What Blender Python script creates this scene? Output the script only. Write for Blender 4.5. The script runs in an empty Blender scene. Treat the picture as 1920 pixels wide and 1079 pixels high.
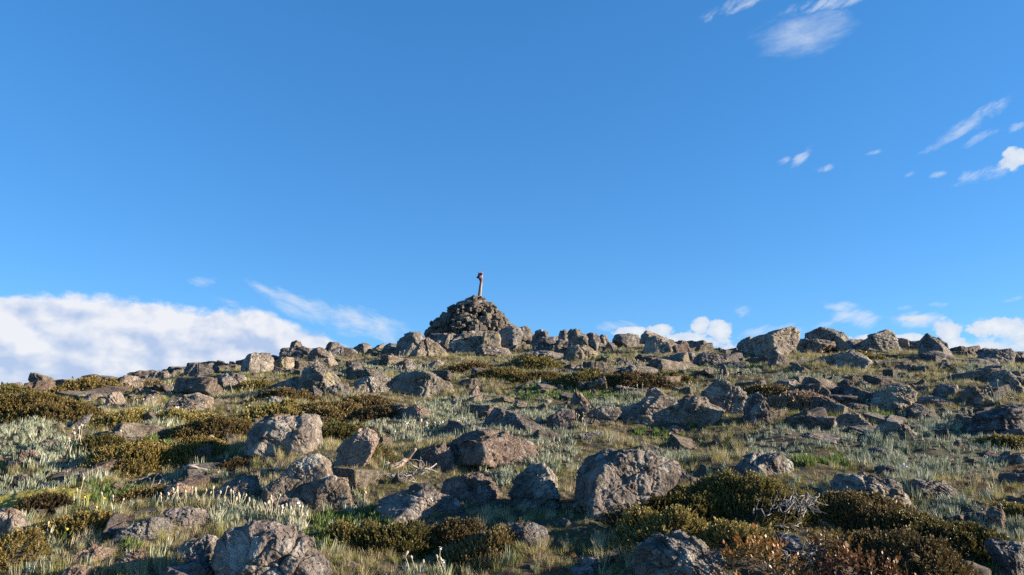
import bpy, math, random
import numpy as np
from math import radians, sin, cos, tan, pi
rng = np.random.default_rng(7)
random.seed(7)
scene = bpy.context.scene
col = scene.collection

# ---------------------------------------------------------------- camera
F, PITCH = 1397.0, radians(10.56)
CP, SP = cos(PITCH), sin(PITCH)
cam_d = bpy.data.cameras.new('camera'); cam = bpy.data.objects.new('camera', cam_d); col.objects.link(cam)
cam_d.sensor_width = 36; cam_d.lens = 36 * F / 1920; cam_d.clip_end = 3000; cam_d.clip_start = 0.05
cam.location = (0, 0, 0); cam.rotation_euler = (pi / 2 + PITCH, 0, 0)
scene.camera = cam

def ray(px, py):
    a = (np.asarray(px, float) - 960) / F; b = (539.5 - np.asarray(py, float)) / F
    return a, CP - b * SP, SP + b * CP
def to_px(X, Y, Z):
    d = Y * CP + Z * SP; d = np.where(d > .1, d, .1)
    return 960 + F * X / d, 539.5 - F * (-Y * SP + Z * CP) / d

# ---------------------------------------------------------------- vectorised value noise
def _h(ix, iy, iz, seed):
    n = (ix * 374761393 + iy * 668265263 + iz * 2147483647 + seed * 1274126177) & 0xffffffff
    n = ((n ^ (n >> 13)) * 1274126177) & 0xffffffff
    n = ((n ^ (n >> 16)) * 2246822519) & 0xffffffff
    return ((n ^ (n >> 15)) & 0xffffff) / 8388608.0 - 1.0
def vnoise(P, seed=0):
    i = np.floor(P).astype(np.int64); f = P - i; f = f * f * f * (f * (f * 6 - 15) + 10)
    x, y, z = i[:, 0], i[:, 1], i[:, 2]; fx, fy, fz = f[:, 0], f[:, 1], f[:, 2]
    def L(a, b, t): return a + (b - a) * t
    return L(L(L(_h(x, y, z, seed), _h(x+1, y, z, seed), fx), L(_h(x, y+1, z, seed), _h(x+1, y+1, z, seed), fx), fy),
             L(L(_h(x, y, z+1, seed), _h(x+1, y, z+1, seed), fx), L(_h(x, y+1, z+1, seed), _h(x+1, y+1, z+1, seed), fx), fy), fz)
def fbm(P, oct=4, seed=0, gain=.5):
    a, s, t = 1., 0., 0.
    for o in range(oct):
        s = s + a * vnoise(P, seed + o * 17); t += a; a *= gain; P = P * 2.03 + 11.7
    return s / t
def fbm2(X, Y, oct, seed):
    X = np.asarray(X, float); sh_ = X.shape; X = X.ravel(); Y = np.asarray(Y, float).ravel()
    return fbm(np.stack([X, Y, np.zeros_like(X) + .37], -1), oct, seed).reshape(sh_)

# ---------------------------------------------------------------- terrain
SKY = [(-700, 765), (0, 730), (200, 716), (340, 703), (470, 690), (560, 675), (700, 661), (830, 656), (1000, 652), (1130, 650), (1250, 656), (1320, 660), (1400, 662), (1540, 662), (1700, 664), (1790, 668), (1920, 680), (2600, 715)]
YCR = [(-700, 17), (0, 17), (340, 19), (560, 23), (760, 26), (1000, 27), (1130, 26), (1320, 22), (1500, 19.5), (1920, 18), (2600, 18)]
_a, _y, _z = ray([p[0] for p in SKY], [p[1] for p in SKY])
UG = np.linspace(-1.6, 1.6, 641)
_TC = np.interp(UG, _a / _y, _z / _y)
_a, _y, _z = ray([p[0] for p in YCR], [680] * len(YCR))
_YC = np.interp(UG, _a / _y, [p[1] for p in YCR])
_k = np.hanning(25); _k /= _k.sum()
_TC = np.convolve(np.pad(_TC, 12, 'edge'), _k, 'valid'); _YC = np.convolve(np.pad(_YC, 12, 'edge'), _k, 'valid')
Z4 = -.745
def ground(X, Y, bumps=True):
    X = np.asarray(X, float); Y = np.asarray(Y, float)
    u = X / np.maximum(Y, 4)
    tc = np.interp(u, UG, _TC); yc = np.interp(u, UG, _YC); zc = tc * yc
    k = 1 - .97 * tc * (yc - 4) / (zc - Z4)
    s = (Y - 4) / (yc - 4)
    z = np.where(s < 0, Z4 + (zc - Z4) * (1 + k) * s, Z4 + (zc - Z4) * (s * (1 + k) - k * s * s))
    m = .97 * tc; d = np.maximum(Y - yc, 0); dd = np.minimum(d, 14)
    z = np.where(Y > yc, zc + m * dd - .012 * dd * dd - (d - dd) * (.336 - m), z)
    if bumps:
        z = z + .13 * fbm2(X * .7, Y * .7, 2, 3) + .06 * fbm2(X * 2.6, Y * 2.6, 3, 9)
    return z
def hit(px, py):
    """first ground point seen through a photograph pixel"""
    a, y, z = ray(px, py)
    ts = np.linspace(2.6, 40, 2200) / y
    X, Y, Z = a * ts, y * ts, z * ts
    g = ground(X, Y)
    w = np.nonzero(g >= Z)[0]
    if len(w) == 0:
        i = int(np.argmax((g - Z) / Y))
    else: i = int(w[0])
    return X[i], Y[i], g[i]

# ---------------------------------------------------------------- object helpers
def tag(o, label=None, cat=None, group=None, kind=None):
    for k, v in (('label', label), ('category', cat), ('group', group), ('kind', kind)):
        if v: o[k] = v
    return o
LABELS = {}
def link(name, me, mat=None, parent=None, loc=(0, 0, 0)):
    o = bpy.data.objects.new(name, me); col.objects.link(o); o.location = loc
    if mat and me is not None and not me.materials: me.materials.append(mat)
    if parent: o.parent = parent
    return o
def mesh_np(name, V, Fc, smooth=True, attrs=None):
    """Fc: (n,3) or (n,4) int array"""
    me = bpy.data.meshes.new(name); V = np.asarray(V, np.float32); Fc = np.asarray(Fc, np.int32)
    n, k = Fc.shape
    me.vertices.add(len(V)); me.vertices.foreach_set('co', V.ravel())
    me.loops.add(n * k); me.loops.foreach_set('vertex_index', Fc.ravel())
    me.polygons.add(n); me.polygons.foreach_set('loop_start', np.arange(0, n * k, k, dtype=np.int32))
    me.polygons.foreach_set('use_smooth', np.full(n, smooth, bool))
    for an, (dom, arr) in (attrs or {}).items():
        at = me.attributes.new(an, 'FLOAT', dom); at.data.foreach_set('value', np.asarray(arr, np.float32))
    me.update(calc_edges=True); me.validate()
    return me
def tube(pts, rad, sides=6):
    """verts, quads of a tapered tube through pts"""
    pts = np.asarray(pts, float); n = len(pts); rad = np.broadcast_to(rad, (n,))
    T = np.gradient(pts, axis=0); T /= np.linalg.norm(T, axis=1)[:, None] + 1e-9
    ref = np.array([0.31, 0.17, .93]) if abs(T[0] @ np.array([0, 0, 1])) < .9 else np.array([1., .1, 0])
    V = []
    for i in range(n):
        a = np.cross(T[i], ref); a /= np.linalg.norm(a) + 1e-9; b = np.cross(T[i], a)
        t = np.arange(sides) * 2 * pi / sides
        V.append(pts[i] + rad[i] * (np.cos(t)[:, None] * a + np.sin(t)[:, None] * b))
    Q = []
    for i in range(n - 1):
        for j in range(sides):
            k = (j + 1) % sides; Q.append((i*sides+j, i*sides+k, (i+1)*sides+k, (i+1)*sides+j))
    V.append(pts[-1:]); V.append(pts[:1])
    tip, bot = n * sides, n * sides + 1
    for j in range(sides):
        k = (j + 1) % sides
        Q.append(((n-1)*sides+j, (n-1)*sides+k, tip, tip)); Q.append((k, j, bot, bot))
    return np.concatenate(V), Q
def mesh_mixed(name, parts, smooth=True):
    """parts: list of (V, list of faces) joined into one mesh"""
    V, Fs, o = [], [], 0
    for v, f in parts:
        V.append(v); Fs += [tuple(dict.fromkeys(i + o for i in q)) for q in f]; o += len(v)
    me = bpy.data.meshes.new(name); me.from_pydata(np.concatenate(V).tolist(), [], Fs)
    me.polygons.foreach_set('use_smooth', [smooth] * len(me.polygons)); me.update()
    return me

# ---------------------------------------------------------------- materials
class NT:
    def __init__(s, tree): s.t = tree; s.n = tree.nodes; s.l = tree.links
    def new(s, ty, **kw):
        nd = s.n.new(ty)
        for k, v in kw.items():
            if k.startswith('i_'):
                key = k[2:]; key = int(key) if key.isdigit() else key.replace('_', ' ')
                s.put(nd.inputs[key], v)
            else: setattr(nd, k, v)
        return nd
    def put(s, sock, v):
        if isinstance(v, bpy.types.NodeSocket): s.l.new(v, sock)
        elif v is not None: sock.default_value = v
    def m(s, op, a, b=None, c=None, clamp=False):
        nd = s.n.new('ShaderNodeMath'); nd.operation = op; nd.use_clamp = clamp
        for i, v in enumerate((a, b, c)):
            if v is not None: s.put(nd.inputs[i], v)
        return nd.outputs[0]
    def noise(s, vec, scale, detail=4, rough=.55, dist=0, out=0):
        return s.new('ShaderNodeTexNoise', i_Vector=vec, i_Scale=scale, i_Detail=detail, i_Roughness=rough, i_Distortion=dist).outputs[out]
    def ramp(s, fac, stops, interp='LINEAR'):
        nd = s.n.new('ShaderNodeValToRGB'); nd.color_ramp.interpolation = interp; e = nd.color_ramp.elements
        while len(e) < len(stops): e.new(.5)
        for i, (p, c) in enumerate(stops):
            e[i].position = p; e[i].color = (*c, 1) if len(c) == 3 else c
        s.put(nd.inputs[0], fac); return nd.outputs[0]
    def mix(s, fac, a, b, mode='MIX'):
        nd = s.n.new('ShaderNodeMix'); nd.data_type = 'RGBA'; nd.blend_type = mode
        s.put(nd.inputs[0], fac)
        for i, v in ((6, a), (7, b)):
            if isinstance(v, tuple) and len(v) == 3: v = (*v, 1)
            s.put(nd.inputs[i], v)
        return nd.outputs[2]
    def step(s, v, lo, hi):
        nd = s.n.new('ShaderNodeMapRange'); nd.interpolation_type = 'SMOOTHSTEP'
        s.put(nd.inputs[0], v); nd.inputs[1].default_value = lo; nd.inputs[2].default_value = hi
        return nd.outputs[0]
def material(name):
    m = bpy.data.materials.new(name); m.use_nodes = True; t = NT(m.node_tree)
    for n in list(t.n): t.n.remove(n)
    out = t.new('ShaderNodeOutputMaterial')
    return m, t, out

def rock_mat(name, base, light, dark, lich=.5, lichcol=(.42, .43, .40), yellow=0., pink=.3):
    m, t, out = material(name)
    tc = t.new('ShaderNodeTexCoord').outputs['Object']; oi = t.new('ShaderNodeObjectInfo').outputs['Random']
    off = t.new('ShaderNodeCombineXYZ', i_X=t.m('MULTIPLY', oi, 37.), i_Y=t.m('MULTIPLY', oi, 91.), i_Z=t.m('MULTIPLY', oi, 13.)).outputs[0]
    ksc = t.m('ADD', t.m('MULTIPLY', t.m('FRACT', t.m('MULTIPLY', oi, 5.7)), .8), .6)
    p = t.new('ShaderNodeVectorMath', operation='ADD', i_0=t.new('ShaderNodeVectorMath', operation='SCALE', i_0=tc, i_Scale=ksc).outputs[0], i_1=off).outputs[0]
    big = t.noise(p, 2.6, 7, .66, .5); med = t.noise(p, 9, 6, .65, .4); fine = t.noise(p, 60, 4, .7); grit = t.noise(p, 190, 2, .7)
    c = t.ramp(big, [(.38, dark), (.5, base), (.60, light)])
    c = t.mix(t.m('MULTIPLY', t.step(med, .45, .7), .6), c, light)
    c = t.mix(t.m('MULTIPLY', t.step(t.noise(p, 3.3, 4, .6), .5, .68), pink), c, (.22, .165, .138))
    # dark crustose growth
    c = t.mix(t.m('MULTIPLY', t.step(t.noise(p, 6.5, 8, .72, .3), .52, .6), .6), c, (.055, .051, .048))
    # pale lichen rosettes of several sizes
    pw = t.new('ShaderNodeVectorMath', operation='ADD', i_0=p, i_1=t.new('ShaderNodeVectorMath', operation='SCALE', i_0=t.noise(p, 16, 4, .65, 0, 1), i_Scale=.09).outputs[0]).outputs[0]
    lf = 0.
    for vs, sel_k in ((4.5, .5), (12., .6)):
        vo = t.new('ShaderNodeTexVoronoi', i_Vector=pw, i_Scale=vs, i_Randomness=1.)
        sel = t.m('LESS_THAN', t.new('ShaderNodeSeparateColor', i_Color=vo.outputs['Color']).outputs[0], lich * sel_k)
        lf = t.m('MAXIMUM', lf, t.m('MULTIPLY', sel, t.m('SUBTRACT', 1., t.step(vo.outputs['Distance'], .24, .38))))
    l2 = t.m('MULTIPLY', t.step(t.noise(p, 11, 8, .75), .52, .60), min(1., lich * 1.2))
    lf = t.m('MULTIPLY', t.m('MAXIMUM', t.m('MULTIPLY', lf, .9), l2), t.m('ADD', .3, t.m('MULTIPLY', fine, .95)), clamp=True)
    c = t.mix(lf, c, lichcol)
    if yellow:
        yv = t.m('MULTIPLY', t.step(t.noise(p, 4.2, 7, .7), .6 - yellow * .1, .66 - yellow * .1), .85)
        c = t.mix(yv, c, (.36, .33, .19))
    c = t.mix(.55, c, t.ramp(t.m('ADD', t.m('MULTIPLY', fine, .55), t.m('MULTIPLY', grit, .45)), [(.36, (.30, .30, .30)), (.5, (.92, .91, .9)), (.64, (1.55, 1.5, 1.42))]), 'MULTIPLY')
    # whole-stone tone
    c = t.mix(1., c, t.ramp(t.m('FRACT', t.m('MULTIPLY', oi, 7.3)), [(0, (.78, .78, .82)), (.5, (1, .97, .94)), (1, (1.18, 1.08, .98))]), 'MULTIPLY')
    vc = t.new('ShaderNodeTexVoronoi', feature='DISTANCE_TO_EDGE', i_Vector=t.new('ShaderNodeVectorMath', operation='ADD', i_0=p, i_1=t.new('ShaderNodeVectorMath', operation='SCALE', i_0=t.noise(p, 6, 3, .6, 0, 1), i_Scale=.35).outputs[0]).outputs[0], i_Scale=5.5)
    crk = t.m('SUBTRACT', 1., t.step(vc.outputs['Distance'], .0, .05))
    h = t.m('ADD', t.m('MULTIPLY', med, .03), t.m('MULTIPLY', fine, .014))
    h = t.m('ADD', h, t.m('MULTIPLY', grit, .004)); h = t.m('SUBTRACT', h, t.m('MULTIPLY', crk, .008))
    pit = t.new('ShaderNodeTexVoronoi', i_Vector=p, i_Scale=42.)
    h = t.m('SUBTRACT', h, t.m('MULTIPLY', t.m('SUBTRACT', 1., t.step(pit.outputs['Distance'], .15, .5)), .004))
    b = t.new('ShaderNodeBump', i_Height=h, i_Strength=1., i_Distance=2.2)
    s = t.new('ShaderNodeBsdfPrincipled', i_Base_Color=c, i_Roughness=.92, i_Normal=b.outputs[0])
    s.inputs['Specular IOR Level'].default_value = .25
    t.l.new(s.outputs[0], out.inputs[0]); return m
ROCK = {
 'b': rock_mat('rock_brown', (.195, .172, .150), (.33, .29, .25), (.095, .086, .08), .5),
 'g': rock_mat('rock_grey_lichen', (.185, .172, .155), (.31, .29, .255), (.09, .086, .08), .75, (.40, .41, .39)),
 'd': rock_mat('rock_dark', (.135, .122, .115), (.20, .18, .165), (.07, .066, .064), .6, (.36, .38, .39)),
 'y': rock_mat('rock_yellow_lichen', (.195, .175, .148), (.31, .28, .235), (.10, .092, .082), .5, (.42, .42, .36), .45),
 'r': rock_mat('rock_reddish', (.19, .15, .128), (.28, .225, .19), (.105, .083, .075), .45, (.40, .37, .33), 0, .5),
}

def leaf_mat(name, stops, rough=.6, trans=.3, spec=.3, by='both', scale=1.):
    """foliage colour varies leaf by leaf ('var' attribute) and plant by plant (object random)"""
    m, t, out = material(name)
    v = t.new('ShaderNodeAttribute', attribute_name='var').outputs['Fac']
    r = t.new('ShaderNodeObjectInfo').outputs['Random']
    f = {'both': lambda: t.m('ADD', t.m('MULTIPLY', v, .5), t.m('MULTIPLY', r, .5)), 'var': lambda: v}[by]()
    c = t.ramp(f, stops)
    s = t.new('ShaderNodeBsdfPrincipled', i_Base_Color=c, i_Roughness=rough); s.inputs['Specular IOR Level'].default_value = spec
    tr = t.new('ShaderNodeBsdfTranslucent', i_Color=c)
    mx = t.new('ShaderNodeMixShader', i_0=trans); t.l.new(s.outputs[0], mx.inputs[1]); t.l.new(tr.outputs[0], mx.inputs[2])
    t.l.new(mx.outputs[0], out.inputs[0]); return m
def plain_mat(name, c1, c2, scale=30, rough=.8, bump=.002):
    m, t, out = material(name); tc = t.new('ShaderNodeTexCoord').outputs['Object']
    n = t.noise(tc, scale, 5, .6); c = t.ramp(n, [(.35, c1), (.65, c2)])
    b = t.new('ShaderNodeBump', i_Height=t.m('MULTIPLY', n, bump), i_Strength=1., i_Distance=1.)
    s = t.new('ShaderNodeBsdfPrincipled', i_Base_Color=c, i_Roughness=rough, i_Normal=b.outputs[0]); t.l.new(s.outputs[0], out.inputs[0]); return m

# ---------------------------------------------------------------- rocks
import bmesh
ICO = {}
def ico(l):
    if l not in ICO:
        bm = bmesh.new(); bmesh.ops.create_icosphere(bm, subdivisions=l, radius=1)
        V = np.array([v.co for v in bm.verts]); Fc = np.array([[v.index for v in f.verts] for f in bm.faces]); bm.free(); ICO[l] = (V, Fc)
    return ICO[l]
def hull2(P):
    P = sorted(map(tuple, P))
    def half(Q):
        h = []
        for p in Q:
            while len(h) > 1 and (h[-1][0]-h[-2][0])*(p[1]-h[-2][1])-(h[-1][1]-h[-2][1])*(p[0]-h[-2][0]) <= 0: h.pop()
            h.append(p)
        return h
    a = half(P); b = half(P[::-1]); return np.array(a[:-1] + b[:-1])       # counter-clockwise
def shape_rock(N, D, S, lvl, seed, rough=1., sharp=46., cobble=1., strata=None, calm=1.):
    """solid whose faces are the half-spaces N.x<=D, softly met, weathered by noise; S = half sizes"""
    V, Fc = ico(lvl)
    d = V * S; d /= np.linalg.norm(d, axis=1)[:, None]
    dn = d @ N.T; ri = dn / D
    r = (np.maximum(ri, 1e-4) ** sharp).sum(1) ** (-1 / sharp)
    size = float(np.mean(S)); P = d * r[:, None]
    so = np.array([seed * 3.1, seed * 1.7, seed * .9])
    k = 1. / size
    # large weathering hollows and lumps
    a = .06 * size * fbm(P * k * 1.3 + so, 3, seed)
    # block facets: cells with cracks between
    nc = int(26 * cobble) + 8
    rs = np.random.default_rng(seed + 5)
    C = P[rs.integers(0, len(P), nc)] * rs.uniform(.85, 1.05, (nc, 1))
    W = P + .12 * size * np.stack([fbm(P * k * 3 + so + 9 * j, 2, seed + j) for j in range(3)], -1)
    dist = np.sqrt(((W[:, None] - C[None]) ** 2).sum(-1)); srt = np.partition(dist, 1, axis=1); e = (srt[:, 1] - srt[:, 0]) / size
    which = dist.argmin(1)
    a += size * .07 * rs.uniform(-1, 1, nc)[which] * np.clip(e * 12, 0, 1)
    a -= size * .06 * np.exp(-(e / .03) ** 2) * (rs.uniform(0, 1, nc)[which] > .45)
    # fractures: a groove with the stone stepped a little across it
    for j in range(3):
        nn = rs.normal(size=3); nn[1] *= .4; nn /= np.linalg.norm(nn); off = rs.uniform(-.45, .45) * size
        dd = P @ nn - off + .10 * size * fbm(P * k * 1.6 + 31 + j, 3, seed + 40 + j)
        a += size * rs.uniform(-.10, .10) * np.tanh(dd / (.02 * size)); a -= size * .085 * np.exp(-(dd / (.022 * size)) ** 2)
    if strata is not None:               # bedding: stepped ledges along a tilted plane
        nn = np.array([-sin(radians(strata)), .25, cos(radians(strata))]); nn /= np.linalg.norm(nn)
        q_ = (P @ nn) / (.20 * size) + .9 * fbm(P * k * 1.2 + 77, 2, seed + 70); fr = q_ - np.floor(q_)
        lay = np.floor(q_).astype(int); am = rs.uniform(-.05, .06, 64)[lay % 64]
        a += size * am; a -= size * .055 * np.exp(-(np.minimum(fr, 1 - fr) / .09) ** 2)
    a = a * calm
    # ridged mid detail and pits, in metres
    w = min(size * .5, .16)
    rd = 1 - np.abs(fbm(P / w + so, 4, seed + 3)) * 2.2
    a += .13 * w * rd * rough
    r2 = 1 - np.abs(fbm(P / (w * .3) + so, 3, seed + 8)) * 3
    a += .035 * w * r2 * rough + .05 * w * fbm(P / (w * .12) + so, 2, seed + 9) * rough
    return d * (r + a * .9)[:, None], Fc
def build_rock(name, poly, mat, base=None, depth=None, Y=None, lvl=None, seed=0, grow=.12, thick=None, top=None, **kw):
    """poly: outline seen in the photograph; the rock stands at its own place on the ground"""
    P = hull2([(x, y) for x, y in poly])
    x0, x1, y0, y1 = P[:, 0].min(), P[:, 0].max(), P[:, 1].min(), P[:, 1].max()
    cx = (x0 + x1) / 2; by = base if base is not None else y1
    if Y is None:
        X0, Y0, Z0 = hit(cx, min(by, 1250))
    else:
        a, y, z = ray(cx, by); Y0 = Y; X0 = a / y * Y0; Z0 = float(ground(X0, Y0))
    rs = np.random.default_rng(seed * 7 + 1)
    w_m = (x1 - x0) / F * math.hypot(X0, Y0); T = (thick or rs.uniform(.34, .5)) * w_m
    h_m = (y1 - y0) / F * math.hypot(X0, Y0); T = min(T, max(h_m * 1.6, w_m * .3))
    # centre plane of the solid sits half its depth behind the seen foot
    D0 = math.hypot(X0, Y0); hd = np.array([X0, Y0]) / D0; Dc = D0 + T * .55
    right = np.array([hd[1], -hd[0]])
    pts = []
    for px, py in P:
        a, y, z = ray(px, py); t = Dc / (a * hd[0] + y * hd[1])
        q = np.array([a * t, y * t]); pts.append((float(q @ right), z * t))
    pts = np.array(pts); ctr = pts.mean(0); ctr = (pts.min(0) + pts.max(0)) / 2
    zb = pts[:, 1].min(); hh = pts[:, 1].max() - zb
    low = pts[:, 1] < zb + .35 * hh
    gz = float(ground(right[0] * ctr[0] + hd[0] * Dc, right[1] * ctr[0] + hd[1] * Dc))
    gz = min(gz, float(ground(X0, Y0)))
    push = max(grow * hh + .03, min(zb - gz + .06, .8))
    if base is not None or Y is not None: push = min(push, .38 * hh + .05)
    pts[low, 0] = ctr[0] + (pts[low, 0] - ctr[0]) * (1 + min(.45, push * .9)); pts[low, 1] -= push
    Q = hull2(pts)
    N, D = [], []
    n = len(Q)
    for i in range(n):
        p, q = Q[i], Q[(i + 1) % n]; e = q - p; L = np.hypot(*e)
        if L < 1e-5: continue
        n2 = np.array([e[1], -e[0]]) / L; d = (p - ctr) @ n2
        if d < 1e-4: continue
        for sgn in (-1, 1):
            b = rs.uniform(.1, .5) if n2[1] > -.3 else rs.uniform(0, .25)
            N.append((n2[0] * cos(b), sgn * sin(b), n2[1] * cos(b))); D.append(d * cos(b))
    q2 = Q - ctr; s0 = 1 if rs.random() < .7 else -1
    def facet(az, el, k=1.01, sgn=-1):
        n3 = np.array([sin(az) * cos(el), sgn * cos(az) * cos(el), sin(el)])
        N.append(n3); D.append(max((q2 @ np.array([n3[0], n3[2]])).max() * k, T * .35))
    facet(s0 * rs.uniform(.15, .9), top if top else rs.uniform(.6, 1.2)); facet(-s0 * rs.uniform(.3, 1.1), rs.uniform(.25, .8)); facet(s0 * rs.uniform(.0, 1.2), rs.uniform(.05, .4), rs.uniform(1.0, 1.25))
    facet(rs.uniform(-.8, .8), rs.uniform(.3, 1.), 1.05, 1); facet(rs.uniform(-1, 1), rs.uniform(.0, .4), 1.1, 1)
    for sgn in (-1, 1):
        az = rs.uniform(-.5, .5); N.append((sin(az), sgn * cos(az), 0)); D.append(T * rs.uniform(.75, 1.05))
    N = np.array(N); D = np.array(D)
    half = (Q.max(0) - Q.min(0)) / 2
    S = np.array([half[0], T, half[1]])
    pxw = max(x1 - x0, y1 - y0)
    if lvl is None: lvl = 7 if pxw > 190 else 6 if pxw > 62 else 5 if pxw > 30 else 4
    V, Fc = shape_rock(N, D, S, lvl, seed, **kw); V = V.copy()
    for ax, qa in ((0, 0), (2, 1)):      # keep the outline's full width and height
        lo, hi = V[:, ax].min(), V[:, ax].max(); ql, qh = Q[:, qa].min() - ctr[qa], Q[:, qa].max() - ctr[qa]
        V[:, ax] = ql + (V[:, ax] - lo) / (hi - lo) * (qh - ql)
    R = np.stack([np.array([right[0], right[1], 0]), np.array([hd[0], hd[1], 0]), np.array([0, 0, 1.])])
    Vw = V @ R
    c2 = right * ctr[0] + hd * Dc
    C = np.array([c2[0], c2[1], ctr[1]])
    foot = V[:, 2].min()
    Vw[:, 2] -= foot; C[2] += foot
    o = link(name, mesh_np(name, Vw, Fc), ROCK[mat], loc=C)
    return o, (C, S)
TL = {'A1': (0, 500, 3.996), 'A2': (480, 500, 3.996), 'A3': (960, 500, 3.996), 'A4': (1440, 500, 3.996),
      'B1': (0, 740, 3.183), 'B2': (480, 740, 3.183), 'B3': (960, 740, 3.183), 'B4': (1440, 740, 3.183), 'G': (0, 0, 1), 'C': (780, 490, 5.68), 'D': (380, 900, 6.029)}
def tl(t, pts):
    ox, oy, s = TL[t]; return [(ox + x / s, oy + y / s) for x, y in pts]
def pp(s): return [tuple(float(v) for v in q.split(',')) for q in s.split()]
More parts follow.
